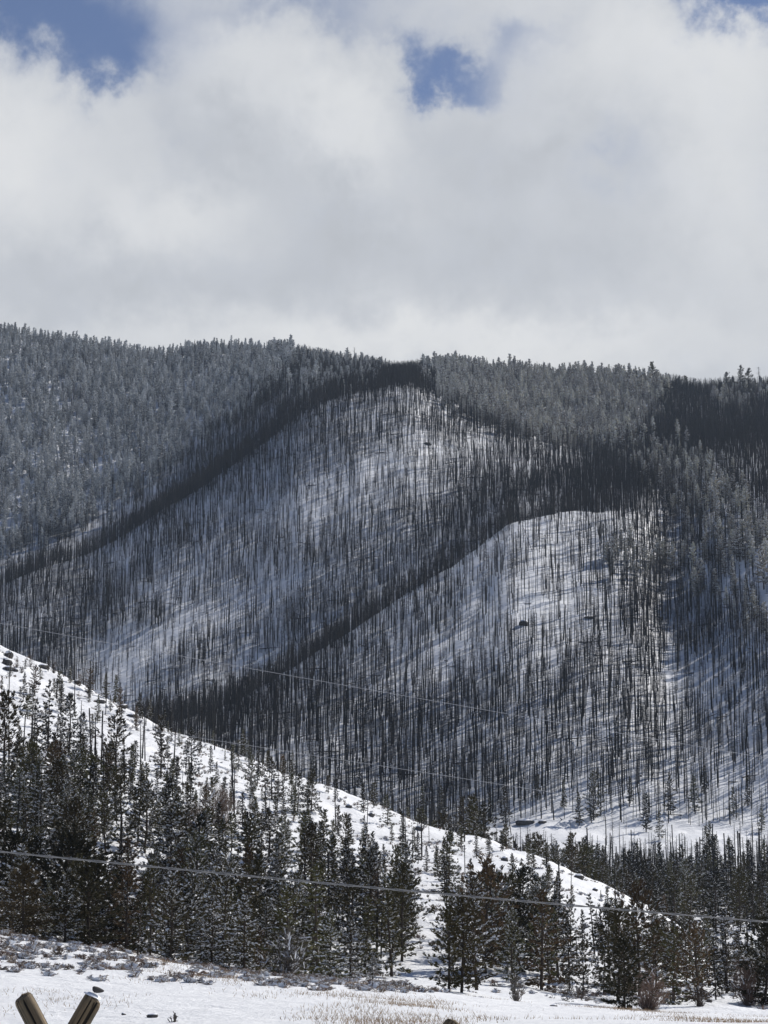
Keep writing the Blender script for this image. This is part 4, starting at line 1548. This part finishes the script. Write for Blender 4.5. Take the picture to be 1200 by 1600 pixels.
def log(name, top, foot, r, parent, seed, ext=0.0):
    """a peeled log with rounded, chamfered ends; local Z runs along the log"""
    rr = np.random.default_rng(seed)
    top = Vector(top)
    foot = Vector(foot)
    L = (top - foot).length
    n = 28
    zz = np.concatenate([[0, 0.01], np.linspace(.05, L - .05, 22), [L - .022, L - .008, L, L]])
    rad = np.concatenate([[r * .8, r * .95], np.full(22, r), [r * .97, r * .88, r * .72, r * .001]])
    a = np.arange(n) * 2 * PI / n
    V = []
    for q, (z_, r_) in enumerate(zip(zz, rad)):
        w = 1 + .035 * np.sin(3 * a + z_ * 1.3 + seed) + .03 * np.sin(5 * a - z_ * 2 + seed * 2) + .012 * np.sin(11 * a + seed)
        taper = 1 + .08 * (1 - z_ / L)
        V.append(np.column_stack([np.cos(a) * r_ * w * taper, np.sin(a) * r_ * w * taper, np.full(n, z_) + .012 * np.cos(a + seed) * (1 if q > len(zz) - 5 else 0)]))
    V = np.concatenate(V)
    k = len(zz)
    i_ = np.arange(k - 1)[:, None] * n
    j_ = np.arange(n)[None, :]
    FQ_ = np.stack([i_ + j_, i_ + (j_ + 1) % n, i_ + n + (j_ + 1) % n, i_ + n + j_], -1).reshape(-1, 4)
    g = Geo()
    g.add(V, FQ_[:-2 * n], 0)
    g2 = FQ_[-2 * n:]
    g.f.append(g2)
    g.m.append(np.full(len(g2), 1))
    o = obj(name, g.mesh(name, ['log', 'log_end'], True), parent)
    o.location = foot - parent.location
    o.rotation_euler = (top - foot).to_track_quat('Z', 'Y').to_euler()
    return o


fence = bpy.data.objects.new('log_fence', None)
C.objects.link(fence)
ax_, ay_, az_ = ray(90, 1660, 12.0)
fence.location = (ax_, ay_, 0)
tag(fence, 'weathered buck and rail fence of crossed grey brown logs at the bottom edge', 'fence')


def buck_at(cx, cy, cz, dl, dr, D):
    """two crossed logs; dl / dr are the tops"""
    pass


def two(px_l, py_l, px_r, py_r, D, r, sd, off=.10):
    xl, yl, zl = ray(px_l, py_l, D)
    xr_, yr_, zr_ = ray(px_r, py_r, D)
    cx = (xl + xr_) / 2
    half = (xr_ - xl) / 2
    cz = (zl + zr_) / 2 - half / math.tan(math.radians(31))
    k = cz / ((zl + zr_) / 2 - cz)
    # left top runs down to the right foot
    log('log', (xl, D - off, zl), (cx + half * k, D - off - .25, -.05), r, fence, sd)
    lg = log('log', (xr_, D + off * .4, zr_), (cx - half * k, D + off * .4 + .25, -.05), r, fence, sd + 1)
    return cx, cz, (xr_, D + off * .4, zr_), half


cx, cz, tr_, hf = two(38, 1556, 147, 1558, 12.0, .050, 3, .06)
cx2, cz2, _, _ = two(600, 1601, 709, 1596, 14.0, .050, 8, .06)
# rails lying in the crotches and on the legs
for (a, b, dz, dx, r) in [((cx, 12, cz), (cx2, 14, cz2), .02, 0, .045), ((cx, 12, cz), (cx2, 14, cz2), -.45, -.3, .045), ((cx, 12, cz), (cx2, 14, cz2), -.85, -.55, .045)]:
    d = Vector(b) - Vector(a)
    A = Vector(a) - d * .25 + Vector((0, dx - .10, dz))
    B = Vector(b) + d * .9 + Vector((0, dx - .10, dz))
    log('rail', B, A, r, fence, 30 + int(dz * 10) % 7)
# the snow cushion on the right hand log and the stone on it
o = Vector(tr_)
g = Geo()
th = np.linspace(0, PI * .5, 6)
ph = np.arange(16) * 2 * PI / 16
V = np.array([[.044 * math.sin(t_) * math.cos(p_) * (1 + .08 * math.sin(3 * p_)), .05 * math.sin(t_) * math.sin(p_), .018 * math.cos(t_) + .014 * math.sin(t_) * math.cos(p_) * -1.2] for t_ in th for p_ in ph])
i_ = np.arange(5)[:, None] * 16
j_ = np.arange(16)[None, :]
g.add(V, np.stack([i_ + j_, i_ + (j_ + 1) % 16, i_ + 16 + (j_ + 1) % 16, i_ + 16 + j_], -1).reshape(-1, 4), 0)
sc_ = obj('snow_cap', g.mesh('snow_cap', ['snow_clump'], True))
sc_.location = o + Vector((-.012, 0, .004))
tag(sc_, 'thin white cushion of snow on top of the right crossed log', 'snow')
g = Geo()
th = np.linspace(0.01, PI - .01, 8)
T, Pn = np.meshgrid(th, ph, indexing='ij')
bx = np.sin(T) * np.cos(Pn)
V = np.stack([bx * .031 * (1 + .25 * bx), np.sin(T) * np.sin(Pn) * .024, np.cos(T) * .016 * (1 - .25 * bx) - .006 * bx], -1).reshape(-1, 3)
i_ = np.arange(7)[:, None] * 16
g.add(V, np.stack([i_ + j_, i_ + (j_ + 1) % 16, i_ + 16 + (j_ + 1) % 16, i_ + 16 + j_], -1).reshape(-1, 4), 0)
st_ = obj('stone', g.mesh('stone', ['rock'], True))
st_.location = o + Vector((.010, 0, .036))
tag(st_, 'small dark rounded stone resting on the snow of the right crossed log', 'stone')

# ------------------------------------------------------------------ haze: the air between the camera and the mountain
g = Geo()
x0, x1, y0, y1, z0, z1 = -1000, 1000, -60, 2760, -60, 560
zt = float(GZ.max()) + 40
zb = float(GZ.min()) - 1
x0, x1 = -float(Wd(2700)) - 20, float(Wd(2700)) + 20
co = [(x0, y0, zb), (x1, y0, zb), (x1, y1, zb), (x0, y1, zb), (x0, y0, zt), (x1, y0, zt), (x1, y1, zt), (x0, y1, zt)]
g.add(co, [(0, 3, 2, 1), (4, 5, 6, 7), (0, 1, 5, 4), (1, 2, 6, 5), (2, 3, 7, 6), (3, 0, 4, 7)], 0)
hm = bpy.data.materials.new('haze_air')
hm.use_nodes = True
hm.node_tree.nodes.clear()
ho = hm.node_tree.nodes.new('ShaderNodeOutputMaterial')
pv = hm.node_tree.nodes.new('ShaderNodeVolumePrincipled')
pv.inputs['Color'].default_value = (0.62, 0.78, 1.0, 1)
pv.inputs['Density'].default_value = 0.00005
pv.inputs['Anisotropy'].default_value = 0.0
hm.node_tree.links.new(pv.outputs[0], ho.inputs['Volume'])
M['haze_air'] = hm
tag(obj('haze', g.mesh('haze', ['haze_air'])), 'thin bluish air between the field and the mountain', 'haze', kind='stuff')
print('height range', zb, zt)
